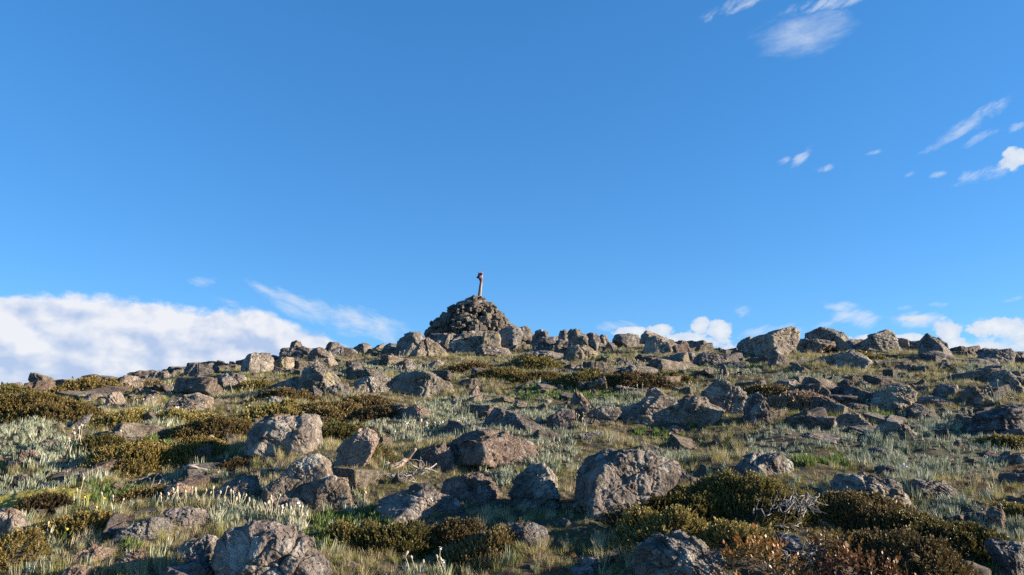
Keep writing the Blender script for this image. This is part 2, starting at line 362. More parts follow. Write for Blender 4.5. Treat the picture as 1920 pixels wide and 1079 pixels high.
ROCKS = '''
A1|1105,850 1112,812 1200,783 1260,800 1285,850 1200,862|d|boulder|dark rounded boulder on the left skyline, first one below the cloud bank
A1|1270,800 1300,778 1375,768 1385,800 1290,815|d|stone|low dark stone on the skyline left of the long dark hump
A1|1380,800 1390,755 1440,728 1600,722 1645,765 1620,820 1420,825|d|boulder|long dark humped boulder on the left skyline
G|453,697 455,676 464,664 480,661 508,664 514,690 500,702|g|boulder|grey lichened skyline boulder below and left of the dark knobbly tor
A1|860,940 855,850 900,822 1030,818 1070,860 1080,930 980,950|b|outcrop|low pale outcrop just under the skyline behind the left heath
A1|790,1050 795,975 850,938 910,945 950,1010 930,1060|b|boulder|pale brown boulder among the golden heath on the left
A1|600,1015 605,975 700,948 790,955 800,1015|d|rock|dark flat rock beside the pale boulder in the left heath
G|308,762 315,748 336,740 374,736 402,746 400,760 370,776 320,776|b|slab|smooth pale domed slab behind the left shrubs
A1|1065,1040 1070,975 1120,955 1175,975 1180,1040|y|stone|small bright stone left of the smooth pale domed slab
A1|1625,890 1635,830 1710,795 1830,820 1885,870 1880,905 1740,915|b|boulder|boulder half in shade, half sunlit, on the upper left slope
A1|1435,905 1440,830 1480,808 1550,830 1570,900|b|stone|sunlit rubbly stone below the long dark hump on the left skyline
A1|1345,955 1350,915 1390,900 1440,925 1440,960|d|stone|small dark wedge stone on the left slope above the domed slab
A1|1062,860 1070,828 1100,812 1125,830 1125,860|b|stone|small pale stone tucked at the left foot of the first dark skyline boulder
A2|170,665 180,610 205,596 260,600 350,592 435,612 430,700 300,715 190,690|d|boulder|dark blocky tor boulder on the skyline left of the cairn
A2|258,612 264,565 300,550 335,555 352,592 345,612|d|stone|dark cap stone sitting on the dark skyline tor|b=676
A2|385,735 400,655 435,612 490,603 550,640 615,712 600,745 480,755|b|boulder|rounded sunlit boulder leaning on the right of the dark tor
A2|100,780 100,720 190,675 280,682 290,745 210,795|y|boulder|bright mottled boulder below the dark skyline tor
A2|300,905 345,800 400,720 450,708 560,765 640,845 600,925 470,955|y|boulder|big peaked boulder with a shaded left flank, upper left of centre
A2|100,955 160,870 290,848 365,880 365,945|b|slab|low slab at the left foot of the big peaked boulder
A2|535,670 545,635 600,608 710,606 765,645 730,675 600,690|d|boulder|flat topped dark boulder on the skyline left of the lone round one
A2|730,655 735,605 770,577 830,572 862,600 885,640 870,665|b|boulder|lone round boulder on the skyline well left of the cairn
A2|940,665 950,610 1005,572 1060,585 1080,640 1060,675|g|boulder|left end boulder of the group leaning beside the cairn
A2|1050,640 1055,560 1080,520 1140,495 1235,487 1272,530 1240,590 1150,660|g|boulder|tallest rounded boulder in the group just left of the cairn|b=668
A2|1150,665 1215,575 1290,535 1350,575 1415,635 1430,670 1300,690|y|boulder|smooth sunlit wedge boulder against the left foot of the cairn
A2|1322,668 1330,640 1360,625 1405,638 1430,672 1390,690|d|stone|small black shaded stone at the foot of the smooth sunlit wedge
A2|1270,600 1272,530 1320,498 1490,510 1560,560 1540,625 1420,645 1340,640|g|boulder|wide grey boulder carrying the left side of the cairn|b=655
A2|1440,610 1450,545 1550,492 1690,480 1725,540 1705,625 1560,645|g|boulder|tall dark boulder under the middle of the cairn|b=660
A2|1690,600 1700,510 1770,478 1825,500 1825,590 1760,600|y|boulder|bright yellowish boulder at the front foot of the cairn|b=661
A2|1640,665 1655,602 1700,578 1810,578 1885,620 1910,665 1760,680|b|boulder|long low boulder in front of the cairn base
C|870,880 885,760 915,715 1000,688 1105,698 1165,765 1145,830 1000,915|g|boulder|big dark boulder touching the right foot of the cairn|b=662
C|1085,770 1092,700 1175,688 1225,735 1225,790 1160,800|b|boulder|boulder standing behind the big dark one right of the cairn|b=655
C|1245,800 1262,745 1322,718 1362,765 1385,820 1300,850|b|boulder|small peaked boulder on the skyline right of the cairn
C|1160,880 1172,805 1240,768 1320,820 1310,880 1220,905|y|boulder|sunlit boulder wedged between the cairn boulders and the small peaked one
C|1010,910 1022,830 1080,800 1130,845 1200,890 1190,925 1060,930|y|stone|bright stone in front of the big dark boulder right of the cairn
A3|345,555 352,500 365,478 400,468 428,505 420,560|b|boulder|upright knob on the skyline, left one of the dark crowd right of the cairn|b=662
A3|420,590 425,500 445,472 490,464 570,515 578,570 510,600|b|boulder|broad knob on the skyline in the dark crowd right of the cairn|b=665
A3|562,570 565,505 590,493 640,495 665,555 640,590|b|boulder|square knob on the skyline, third in the dark crowd right of the cairn|b=664
A3|648,555 652,518 672,507 695,515 702,555|d|stone|little dark stone ending the crowd of skyline knobs right of the cairn
A3|150,640 155,580 230,538 330,525 330,600 260,650|g|boulder|dark sloping boulder left of the skyline knobs right of the cairn
A3|315,640 325,575 355,545 440,558 495,600 475,640 380,655|b|boulder|boulder with a bright right edge below the skyline knobs
A3|495,610 510,575 600,548 690,578 700,620 600,645|d|boulder|dark boulder below the square skyline knob
A3|30,695 50,665 110,638 230,628 385,650 395,690 200,700|g|slab|long dark slab lying below the rocks right of the cairn
A3|375,700 385,650 440,612 520,588 595,608 650,660 630,705 440,715|y|boulder|furrowed sunlit boulder at the right end of the long dark slab
A3|750,560 765,518 790,500 940,508 952,560 995,605 860,615|g|boulder|square topped boulder on the skyline below the white cumulus
A3|960,545 968,512 990,498 1055,512 1045,548|b|stone|small block at the upper end of the slanting plank of rock|b=665
A3|985,505 1003,479 1060,497 1200,556 1345,628 1325,642 1180,590|b|slab|long thin slab slanting down to the right under the cumulus|b=662
A3|985,665 995,590 1003,542 1060,518 1175,562 1198,610 1150,655|g|boulder|dark faced block leaning under the slanting slab
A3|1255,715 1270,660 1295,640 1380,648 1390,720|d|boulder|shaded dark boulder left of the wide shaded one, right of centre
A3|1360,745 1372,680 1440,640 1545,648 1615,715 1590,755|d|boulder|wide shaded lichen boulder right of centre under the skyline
A3|1555,815 1558,745 1585,730 1625,785 1620,828|r|stone|small upright reddish stone in the sunlit grass right of centre
A3|1670,625 1700,570 1745,540 1785,523 1815,545 1800,615|g|boulder|pointed shoulder rock at the left of the big right skyline crag
G|1395,665 1398,645 1440,627 1486,612 1500,626 1502,634 1488,655 1470,668 1420,672|g|crag|big slanting crag with a bright blunt nose on the right skyline
A4|0,755 0,640 60,618 110,645 160,705 130,765|d|boulder|dark shaded boulder below the big slanting crag
A4|275,530 280,505 385,455 500,472 525,505 440,540|g|slab|tilted cap slab of the second right skyline crag|b=662
A4|395,560 405,515 500,478 570,492 660,575 640,610 550,615|y|boulder|sloping right shoulder of the second right skyline crag|b=664
A4|160,660 195,590 260,545 370,535 490,560 510,600 300,665|b|boulder|rough boulder under the tilted cap slab on the right skyline
A4|290,790 300,750 350,690 480,650 640,622 745,660 790,715 700,750 560,775|g|slab|broad pale lichened slab below the right skyline crags
A4|600,640 625,600 760,520 895,468 938,480 962,560 995,645 860,660|g|boulder|large wedge boulder with a flat right end on the right skyline
A4|950,610 955,545 1000,535 1052,548 1065,605 1000,635|b|boulder|small boulder behind the right end of the large skyline wedge
A4|1055,620 1065,588 1120,598 1135,632|d|stone|small dark stone in the skyline gap left of the pyramid rock
A4|1130,650 1133,560 1183,498 1250,545 1330,618 1400,682 1330,690|g|boulder|pyramid shaped boulder with a sharp left edge on the right skyline
A4|1245,570 1252,540 1275,528 1335,575 1358,615 1300,620|b|stone|thin block leaning behind the pyramid boulder|b=662
A4|1555,700 1570,670 1680,630 1825,612 1858,670 1830,715 1650,725|g|boulder|low sloping boulder near the right end of the skyline
A4|1230,765 1245,742 1300,718 1365,714 1405,745 1400,772|d|rock|small dark humped rock in the shaded grass below the pyramid boulder
A4|1570,750 1575,700 1620,682 1720,690 1745,745|d|rock|shaded rock in the grass in front of the low sloping right boulder
A4|0,930 5,880 70,845 200,848 245,885 190,930|b|slab|low cracked slab behind white flower stalks, right of centre
A4|250,905 260,875 330,850 400,890 430,915 340,925|b|slab|thin broken slab right of the low cracked one
A4|510,910 515,870 590,846 640,865 645,915 560,925|d|rock|small bluish rock in pale grass, left one of a close pair
A4|655,910 660,870 720,853 775,878 760,915|g|rock|small grey rock in pale grass, right one of a close pair
A4|830,895 840,862 875,848 905,870 900,898|b|stone|tiny humped stone in the pale grass right of the close pair
G|1625,768 1630,752 1645,738 1670,727 1705,722 1722,734 1716,752 1690,768 1650,776|y|boulder|dark boulder with a yellow lichened right edge
A4|1105,960 1110,905 1150,888 1205,895 1230,955|g|rock|small grey rock behind the yellow edged boulder
A4|1230,980 1235,920 1300,878 1410,888 1445,965 1350,985|d|boulder|streaked dark boulder between the yellow edged one and the red faced one
A4|1435,1035 1445,985 1500,890 1560,898 1625,985 1610,1045 1500,1055|r|boulder|wedge boulder with a reddish face on the right slope
A4|1650,945 1665,865 1730,788 1805,780 1885,868 1925,950 1800,960|g|boulder|peaked boulder with two round white lichen spots near the right edge
A4|1840,880 1855,815 1925,812 1925,885|d|boulder|dark boulder cut by the right edge behind the peaked spotted one
A4|1085,1060 1100,1010 1160,965 1260,985 1410,1000 1420,1050 1250,1070|d|slab|dark low slab in front of the streaked dark boulder
B4|790,135 805,95 880,50 990,85 1010,130 950,150|b|slab|pale flat slab below the yellow edged boulder
B4|1005,135 1015,80 1070,82 1085,132|d|stone|little black block beside the pale flat slab
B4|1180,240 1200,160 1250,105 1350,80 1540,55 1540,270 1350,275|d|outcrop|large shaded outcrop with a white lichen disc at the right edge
B4|80,235 110,140 300,118 410,128 390,205 270,232|d|slab|dark long slab, left half of a split pair
B4|380,225 390,175 425,120 540,108 618,180 590,215 460,232|g|boulder|lichened blunt right half of the long split slab
B4|50,285 60,245 280,225 430,235 420,275 200,290|b|slab|thin ledge of rock under the long split slab
G|1636,815 1642,800 1660,790 1693,792 1725,812 1742,830 1700,824 1650,818|y|slab|sunlit flat pitted slab pointing down to the right
G|1372,892 1376,872 1390,860 1425,853 1464,847 1485,868 1490,897 1440,900|g|boulder|lumpy lichened boulder above the large olive shrub
B3|1268,505 1272,475 1310,448 1370,458 1390,505 1330,515|b|stone|small pale stone at the left foot of the lumpy lichened boulder
B4|520,395 530,345 620,312 700,318 745,355 730,395|b|rock|small rock sunk in silver foliage on the right
G|1553,925 1556,895 1567,886 1603,884 1650,898 1692,912 1706,935 1706,950 1660,952 1600,928|g|boulder|long dark block with a white lichen patch near its right end
B4|815,600 825,540 860,500 960,508 1070,540 1215,602 1190,650 1050,610|d|boulder|low dark tapering rock right of the long lichen block
B4|625,480 640,435 700,418 785,455 800,500|d|stone|dark stone behind the long lichen block
B4|1330,430 1345,385 1410,343 1540,338 1540,430|b|rock|brown rounded rock at the right edge above the silver leaves
B4|1165,740 1170,695 1230,665 1300,680 1320,730|b|rock|low brown rock in grass near the right edge, left one of two
B4|1300,800 1310,700 1340,665 1400,690 1420,790 1360,815|r|rock|upright brown rock near the right edge, right one of two
G|1845,1020 1850,1008 1880,1012 1925,1018 1925,1085 1880,1080 1858,1050|g|boulder|large grey boulder in the bottom right corner
B4|0,990 -60,930 0,845 60,818 180,848 225,920 160,1000|d|boulder|blue grey rock behind the tangle of dead twigs|thick=.2
B4|1250,285 1255,255 1300,235 1375,235 1385,275|b|stone|small pale flat stone right of the sunlit pitted slab
B4|1340,1090 1345,1060 1400,1045 1440,1055 1445,1090|b|stone|small pale stone at the bottom right below the heath
B4|1375,540 1385,480 1440,465 1540,465 1540,530|d|rock|dark low rock at the right edge beneath the brown rounded one
A2|1000,790 1005,755 1080,708 1180,698 1215,740 1205,785|d|boulder|dark low boulder in grass midway between tor and cairn
A2|1285,765 1290,738 1365,698 1410,720 1380,765|b|stone|small slanting stone below the cairn group on the left
A2|670,860 685,790 760,762 900,768 985,805 1005,835 860,860|y|boulder|broad pale boulder behind the pair of large lichened ones
A2|705,965 708,870 790,830 960,822 1045,850 1015,940 900,975 760,975|g|boulder|grey boulder, left one of the large lichened pair
G|732,742 735,715 755,700 817,695 835,707 852,730 850,745 800,752 760,745|y|boulder|largest lichened boulder with yellow growth, right one of the pair
A2|525,970 530,905 620,878 705,882 715,955 620,985|g|boulder|low grey boulder left of the large lichened pair
A2|375,985 380,935 425,888 505,950 470,990|y|stone|bright stone below the big peaked boulder
A2|0,1050 0,1005 100,968 235,990 220,1040 100,1055|d|slab|dark flat slab in brown heath left of centre
A2|1560,1000 1590,955 1655,885 1692,970 1640,1000|b|stone|pale triangular stone, point upward, near the centre
A2|1590,1025 1595,985 1690,958 1705,1015|r|stone|reddish block in front of the pale triangular stone
A2|1700,1015 1705,960 1750,965 1765,1010|b|stone|small pale stone right of the reddish block
A2|1490,915 1505,880 1560,842 1650,838 1705,890 1620,915|d|rock|low dark rock behind the pale triangular stone
A2|1675,922 1680,906 1850,893 1895,898 1880,912|b|slab|thin flat slab like a plank near the centre
G|750,790 753,772 765,760 785,758 800,764 814,778 812,788 780,792|r|boulder|small rounded boulder between dark heath and silver leaves
G|900,806 908,785 925,764 962,770 995,788 1035,800 1030,812 960,815|d|boulder|dark shadowed boulder behind the wide central one
A3|425,1060 430,1030 450,950 470,933 560,1005 590,1045 520,1075|r|stone|pointed reddish stone left of the broad cobbled slab
G|1140,806 1155,778 1182,760 1215,742 1262,745 1285,775 1265,795 1215,808|b|slab|broad cobbled slab rising to a point right of centre
A3|980,975 1025,918 1080,903 1165,960 1150,1000 1010,1010|b|stone|peak of rock at the top of the broad cobbled slab|b=790
G|1258,790 1262,755 1280,743 1305,741 1335,755 1360,774 1335,795 1295,800|b|slab|right half of the broad cobbled slab
G|1312,770 1318,735 1330,720 1352,712 1382,717 1405,742 1395,775 1350,785|g|boulder|large blue grey lichened boulder right of the cobbled slab
G|1388,800 1392,765 1402,740 1422,735 1440,765 1445,790 1420,802|d|boulder|dark rounded boulder fused to the right of the large lichened one
B3|195,220 205,140 290,82 365,88 385,215 260,228|r|boulder|reddish boulder left of the broad cobbled slab
B3|360,205 370,125 445,75 645,68 655,105 565,195|b|boulder|long low boulder joining the reddish one to the cobbled slab
A3|165,1045 172,990 300,988 305,1035|r|slab|little flat reddish slab in the pale grass near the centre
B3|330,275 340,248 420,224 640,233 645,275 480,285|b|slab|flat thin slab in grass below the cobbled slab
B3|885,245 892,200 960,183 1030,198 1070,242 1000,258|r|rock|small rock tucked beneath the cobbled slab
G|843,862 846,828 855,812 888,804 932,807 975,817 1000,830 1010,850 1003,868 960,876 890,870|r|boulder|wide domed boulder in the middle of the photo, lit on the right
G|1076,958 1077,905 1080,872 1098,852 1145,840 1250,847 1275,870 1278,892 1240,935 1140,985|b|boulder|big blocky flat topped boulder beside the olive shrub|thick=.42 top=1.1 calm=.5
B3|975,515 982,495 1020,462 1068,475 1062,512|r|stone|small reddish stone right of the big blocky boulder
G|955,950 957,922 968,895 1000,872 1022,868 1038,882 1046,912 1048,940 1022,965 985,965|g|boulder|upright peaked boulder left of the big blocky one
G|938,1015 948,990 965,978 1000,980 1026,995 1030,1018 985,1028|d|boulder|dark shaded rock sunk in grass below the peaked boulder
B3|330,1110 345,1015 420,975 525,965 540,1110|d|boulder|dark stone at the bottom edge right of centre
G|1184,1056 1192,1035 1225,1005 1262,995 1288,998 1305,1018 1338,1035 1380,1070 1385,1110 1195,1110|g|boulder|large cracked lichened boulder at the bottom below the olive shrub
G|462,842 462,812 475,793 510,780 555,775 598,778 606,800 604,832 570,845 557,852 520,858 485,852|b|boulder|large pitted square boulder on the left, sunlit front
G|626,875 636,845 668,812 690,801 708,810 712,825 698,845 680,870 655,884|r|boulder|smooth leaning reddish boulder right of the pitted square one
B2|140,490 160,460 260,390 370,350 440,385 462,440 440,520 350,570 300,540|b|boulder|pointed top block of the big split boulder pile|b=948
B2|330,680 350,560 400,505 450,480 540,490 605,622 560,672 430,690|b|boulder|sunlit right block of the split pile with a grass tuft|b=966 top=.75
B2|10,640 25,600 60,535 150,495 300,508 355,560 345,640 240,660 100,640|g|boulder|shaded left block of the split boulder pile|b=964
B2|20,740 30,690 50,640 150,618 240,615 305,660 300,715 160,745|b|boulder|small lit block at the front foot of the split pile
G|700,975 702,945 712,930 745,918 785,905 830,915 866,935 862,955 840,975 780,982|b|boulder|rough boulder under the white dead branches
B2|1100,590 1115,525 1180,488 1300,463 1390,490 1440,560 1445,630 1320,650 1200,630|r|boulder|dark reddish boulder right of the white dead branches
B2|940,460 955,410 985,330 1060,280 1120,305 1155,380 1215,445 1160,480 1000,475|r|boulder|peaked reddish boulder above the white dead branches
B2|1090,420 1095,300 1170,285 1235,350 1245,425 1170,435|d|rock|dark rock wedged behind the peaked reddish boulder
G|395,1050 405,1008 420,985 470,975 500,980 560,1003 600,1028 630,1062 640,1130 400,1130|b|boulder|giant rough boulder in the bottom foreground, left of centre|lvl=7
G|326,1055 330,1035 345,1018 372,1005 400,1002 425,1020 430,1052 390,1062|g|boulder|dark rounded block behind the foreground giant on its left|b=1065
G|285,1130 290,1085 315,1060 390,1050 450,1055 455,1130|d|slab|smooth shaded slab at the bottom edge below the foreground giant
B2|475,1050 480,1005 555,990 635,1030 640,1075 560,1100|r|rock|small brown rock at the right foot of the foreground giant
B2|730,450 735,425 762,398 802,408 790,440|g|stone|small grey stone left of the broken log
G|130,1062 138,1040 150,1030 176,1020 214,1021 226,1032 222,1055 175,1065|r|boulder|flat reddish boulder near the bottom left
G|112,1100 115,1068 130,1060 180,1060 190,1100|r|stone|reddish stone at the bottom edge left of the flat slab
G|215,1062 222,1050 240,1035 262,1030 285,1042 280,1065 250,1075|r|rock|brown rock right of the flat reddish boulder near the bottom left
G|208,1020 214,1002 235,985 258,972 320,968 328,990 320,1015 260,1025|g|slab|broad furrowed slab beside the row of white stalks, left block
G|305,995 308,965 316,953 352,949 368,960 402,963 412,985 378,1000 340,1002|b|slab|right block of the broad furrowed slab behind the foreground giant
G|232,978 238,973 258,960 306,956 312,968 290,978|d|slab|dark upper ledge behind the broad furrowed slab
B1|-20,850 -20,735 0,700 60,728 150,748 165,782 80,850|b|boulder|cracked pale boulder at the left edge near the bottom
B1|-20,735 -20,690 60,672 150,705 130,735 60,740|r|stone|flat reddish stone on top of the cracked pale one|b=985
B1|45,445 52,405 80,385 135,378 165,410 225,442 130,455|r|stone|brownish stone among silver leaves at the left edge
B1|235,305 240,285 275,268 370,278 362,312|r|slab|small flat brown slab in the left slope soil
B1|100,410 112,360 135,330 200,328 245,370 190,405|r|rock|reddish broken rock below the small flat brown slab
B1|370,225 385,200 440,165 500,120 560,118 545,165 470,215|d|rock|dark shadowed rock beneath the left golden shrub
B1|400,615 405,585 480,555 560,565 575,612|d|rock|dark flat rock behind the paired white stalks on the left
B1|975,620 980,560 1060,522 1135,538 1150,575 1130,625|r|rock|brown rock left of the large shaded left boulder
B1|1045,525 1052,482 1120,466 1190,490 1150,528|b|stone|small brown stone under the twisted dead branch
B1|1260,650 1272,590 1350,518 1440,483 1545,478 1550,610 1440,655|b|boulder|large smooth shaded boulder left of the split pile
B1|325,705 332,685 370,662 445,665 455,695|r|stone|small flat stone left of the broad furrowed slab
B1|65,535 75,495 140,472 235,490 225,535|r|slab|flat brownish slab behind the yellow green moss
B1|175,860 180,828 260,815 345,800 335,845|r|slab|thin brown slab in heath near the left bottom
A1|150,905 160,893 180,890 200,905|b|stone|tiny pale stone on the far left skyline
A1|600,835 620,815 700,806 775,812 780,835 700,842|d|rock|flat dark rock topping the left golden mound on the skyline
A2|905,720 915,700 950,695 1000,705 1000,730|b|stone|small stone in front of the boulders left of the cairn
A3|690,640 700,590 720,565 790,590 800,640|b|rock|pale slope rock between the skyline knobs and the square boulder
A3|770,755 775,705 830,688 900,715 905,755|b|outcrop|low pale outcrop beside white flower stalks under the square boulder
A3|900,740 905,710 950,700 990,720 985,750|d|stone|small dark stone right of the low pale outcrop
A2|670,770 680,710 760,700 790,730 780,775|d|rock|dark rock in grass right of the rounded sunlit boulder
A2|850,740 860,700 950,695 960,740|b|stone|little pale stone in dry grass left of the cairn group
B3|10,60 20,40 60,35 90,60 60,75|b|stone|tiny pale stone in grass above the dark shadowed boulder
B4|430,100 440,60 500,50 580,55 600,100 500,112|d|rock|dark flat rock below the silver mat on the right slope
'''
NAMES_CAT = {'boulder': 'boulder', 'rock': 'rock', 'stone': 'stone', 'slab': 'rock slab', 'outcrop': 'outcrop', 'crag': 'rock crag'}
NM = {'slab': 'flat_rock', 'outcrop': 'rock_outcrop', 'crag': 'rock_crag'}
GROUPS = {'boulder': 'boulders strewn over the summit slope', 'rock': 'rocks strewn over the summit slope', 'stone': 'loose stones on the summit slope', 'slab': 'rock slabs on the summit slope'}
rock_info = []
CY0 = hit(884, 664)[1] - .3
CAIRN_BASE = {'wide grey boulder carrying the left side of the cairn': 0, 'tall dark boulder under the middle of the cairn': -.1, 'bright yellowish boulder at the front foot of the cairn': -.2,
 'big dark boulder touching the right foot of the cairn': .1, 'boulder standing behind the big dark one right of the cairn': .9}

for i, ln in enumerate(l for l in ROCKS.strip().splitlines()):
    f = ln.split('|'); opts = {}
    if len(f) > 5:
        for kv in f[5].split():
            k, v = kv.split('='); opts[{'b': 'base'}.get(k, k)] = int(v) if k == 'lvl' else float(v)
    poly = tl(f[0], pp(f[1]))
    if f[4] in CAIRN_BASE: opts.pop('base', None); opts['Y'] = CY0 + CAIRN_BASE[f[4]]
    if 'strata' not in opts and (f[3] in ('slab', 'crag') or 'slab' in f[4] or (i * 7919) % 10 < 4):
        P_ = np.array(hull2(poly)); e_ = np.roll(P_, -1, 0) - P_; tp = e_[(np.abs(e_[:, 0]) > 1)]; j_ = int(np.argmax(np.abs(tp[:, 0]) - 200 * (P_[(np.abs(e_[:, 0]) > 1)][:, 1] > P_[:, 1].mean())))
        opts['strata'] = -math.degrees(math.atan2(tp[j_, 1], tp[j_, 0])) % 180; opts['strata'] -= 180 * (opts['strata'] > 90)
    if 'calm' not in opts: opts['calm'] = .42 if any(w_ in f[4] for w_ in ('crag', 'pyramid', 'skyline wedge', 'slanting', 'square topped', 'low sloping')) else .6 if f[3] == 'slab' or 'split' in f[4] else .8
    o, (C, S) = build_rock(NM.get(f[3], f[3]), poly, f[2], seed=i + 11, **opts)
    tag(o, f[4], NAMES_CAT[f[3]], GROUPS.get(f[3])); rock_info.append((o, C, S))

# ---------------------------------------------------------------- summit cairn: every stone of it on its own
cxg, cyg, czg = hit(884, 668)
CY = CY0 + 2.0
def at_plane(px, py, Y=CY):
    a, y, z = ray(px, py); return np.array([a / y * Y, z / y * Y])
prof = tl('C', pp('110,800 150,690 205,640 250,585 320,535 345,485 405,465 490,430 560,385 610,368')), tl('C', pp('1060,800 1045,720 1010,670 985,620 950,560 900,500 860,450 800,430 750,375 735,368'))
L = np.array([at_plane(*p) for p in prof[0]]); Rr = np.array([at_plane(*p) for p in prof[1]])
zt = L[-1, 1]; zb = L[0, 1]; pcx = at_plane(896.5, 562)[0]
def cairn_lr(z): return np.interp(z, L[:, 1], L[:, 0]), np.interp(z, Rr[:, 1], Rr[:, 0])
stone_meshes = []
def stone_arrays(seed, lvl=4, flat=(.5, .75), buried=False, rough=.7):
    rs = np.random.default_rng(seed)
    N = rs.normal(size=(9, 3)); N /= np.linalg.norm(N, axis=1)[:, None]; N = np.concatenate([N, np.eye(3), -np.eye(3)])
    S = np.array([1, rs.uniform(.65, .95), rs.uniform(*flat)]); D = np.abs(N) @ S * rs.uniform(.62, .88, len(N))
    if buried: N = np.concatenate([N, [[rs.uniform(-.3, .3), rs.uniform(-.5, .1), .9]]]); N[-1] /= np.linalg.norm(N[-1]); D = np.append(D, S[2] * rs.uniform(.55, .75))
    return shape_rock(N, D, S, lvl, seed, rough=rough, cobble=.3)
def stone_mesh(seed, lvl=4, **kw): return mesh_np('stone', *stone_arrays(seed, lvl, **kw))
for k in range(20): stone_meshes.append(stone_mesh(900 + k, rough=.28))
mats = ['b', 'b', 'r', 'g', 'y', 'b', 'b', 'g']
def cairn_words(f, s, front):
    lv = 'bottom courses' if f < .28 else 'middle courses' if f < .62 else 'upper courses' if f < .88 else 'crown around the post'
    sd = 'shaded left flank' if s < -.33 else 'sunlit right flank' if s > .33 else 'front face'
    if f >= .88: return 'small stone in the crown of the cairn around the post', 'cairn stones, crown'
    return f'grey brown stone built into the {lv} of the cairn, {sd}', f'cairn stones, {lv}, {sd}'
z = zb - .28; cnt = 0; row = 0; cand = []; rub = []
while z < zt - .12:
    f = max((z - zb) / (zt - zb), 0); l, r = cairn_lr(max(z, zb)); cx = (l + r) / 2; R = (r - l) / 2
    base_s = .136 - .042 * f
    for ring, sh in ((R - .11 - .18 * f ** 2, 1.), (R - .42, 1.6), (R - .9, 2.2)):
        if ring < .03: continue
        n = max(3, int(2 * pi * ring / (base_s * 1.5 * sh)))
        for j in range(n):
            a = (j + .5 * (row % 2) + rng.uniform(-.3, .3)) / n * 2 * pi
            s = base_s * sh * (rng.uniform(.6, .95) if rng.random() < .72 else rng.uniform(1.0, 1.55))
            rr = ring + rng.uniform(-.05, .05) - (s - base_s * sh) * .5
            loc = (cx + cos(a) * rr, CY + sin(a) * rr * .95, z + rng.uniform(-.03, .04))
            rot = (rng.uniform(-.45, .45), rng.uniform(-.45, .45), rng.uniform(0, 6.28)); scl = (s, s, s * rng.uniform(.8, 1.25))
            seen = sh == 1. and sin(a) < .22
            (cand if seen else rub).append((loc, rot, scl, int(rng.integers(20)), mats[rng.integers(8)], f, cos(a), s))
    z += base_s * .86; row += 1
for ox_, oy_, s in ((-.16, -.05, .085), (-.05, -.12, .10), (.09, -.10, .09), (.17, 0, .075), (.02, .1, .09)):
    cand.append(((pcx + ox_, CY + oy_, zt - .06 + rng.uniform(-.04, .02)), (rng.uniform(-.4, .4), .2, rng.uniform(0, 6)), (s, s, s * .8), int(rng.integers(20)), 'b', .95, 0., 9.))
cand.sort(key=lambda c: -c[-1]); rub += cand[295:]; cand = cand[:295]
for loc, rot, scl, mi, mk, f, ca_, s in cand:
    key = f'cairn_stone_{mi}{mk}'; m2 = bpy.data.meshes.get(key)
    if m2 is None: m2 = stone_meshes[mi].copy(); m2.name = key; m2.materials.clear(); m2.materials.append(ROCK[mk])
    o = bpy.data.objects.new('cairn_stone', m2); col.objects.link(o); o.location, o.rotation_euler, o.scale = loc, rot, scl
    lab, grp = cairn_words(f, ca_, True); tag(o, lab, 'stone', grp); cnt += 1
import mathutils
VV, FF, o_ = [], [], 0
arr = [stone_arrays(960 + k, 3) for k in range(6)]
for loc, rot, scl, mi, mk, f, ca_, s in rub:
    V, Fc = arr[mi % 6]; Rm = np.array(mathutils.Euler(rot).to_matrix()); VV.append((V * scl) @ Rm.T + np.array(loc)); FF.append(Fc + o_); o_ += len(V)
tag(link('cairn_rubble', mesh_np('cairn_rubble', np.concatenate(VV), np.concatenate(FF)), ROCK['b']), 'packed rubble filling the core and far side of the cairn', 'rubble', None, 'stuff')
# weathered post with a pale rod and a knotted rag
pb = at_plane(896.5, 562); pt = at_plane(903.2, 518)
wood = plain_mat('old_timber', (.09, .06, .05), (.16, .11, .09), 40, .85)
pale = plain_mat('pale_rod', (.26, .22, .19), (.38, .34, .30), 25, .6, .0005)
rag = plain_mat('dark_rag', (.03, .018, .022), (.10, .035, .035), 20, .9)
rag2 = plain_mat('red_rag', (.14, .05, .05), (.26, .14, .13), 20, .9)
root = bpy.data.objects.new('cairn_post', None); col.objects.link(root); root.location = (pb[0], CY, pb[1] - .3)
tag(root, 'leaning timber post with a pale rod and a red and black rag on the cairn', 'post')
O = np.array(root.location); B = np.array([pb[0], CY, pb[1] - .3]) - O; T_ = np.array([pt[0], CY, pt[1]]) - O
B[0] -= (T_[0] - B[0]) * .25
def wob(a, b, n, amp): 
    t = np.linspace(0, 1, n)[:, None]; return a + (b - a) * t + rng.normal(0, amp, (n, 3)) * (t > 0) 
v, q = tube(wob(B, T_ * [1, 1, 1] - [.0, 0, .05], 9, .0008), np.linspace(.045, .038, 9), 7)
link('timber_post', mesh_mixed('timber_post', [(v, q)]), wood, root)
top = at_plane(905, 508); TT = np.array([top[0], CY, top[1]]) - O
v, q = tube(wob(B + [.055, -.012, 0], TT, 9, .0003), np.r_[np.full(6, .022), .018, .014, .010], 8)
rod = link('pale_rod', mesh_mixed('pale_rod', [(v, q)]), pale, root)
p1, p2 = at_plane(905.3, 510), at_plane(907, 506.5)
v, q = tube(np.array([[p1[0], CY, p1[1]], [p2[0], CY, p2[1]]]) - O, [.006, .004], 5)
link('wire_tip', mesh_mixed('wire_tip', [(v, q)]), rag, root)
def blob(px, py, r, sd, sc=(1, .8, 1)):
    c = at_plane(px, py); V, Fc = ico(3); n = fbm(V * 1.6 + sd, 3, sd)
    return (V * sc * r * (1 + .55 * n)[:, None] + np.array([c[0], CY - .03, c[1]]) - O, [tuple(t) for t in Fc])
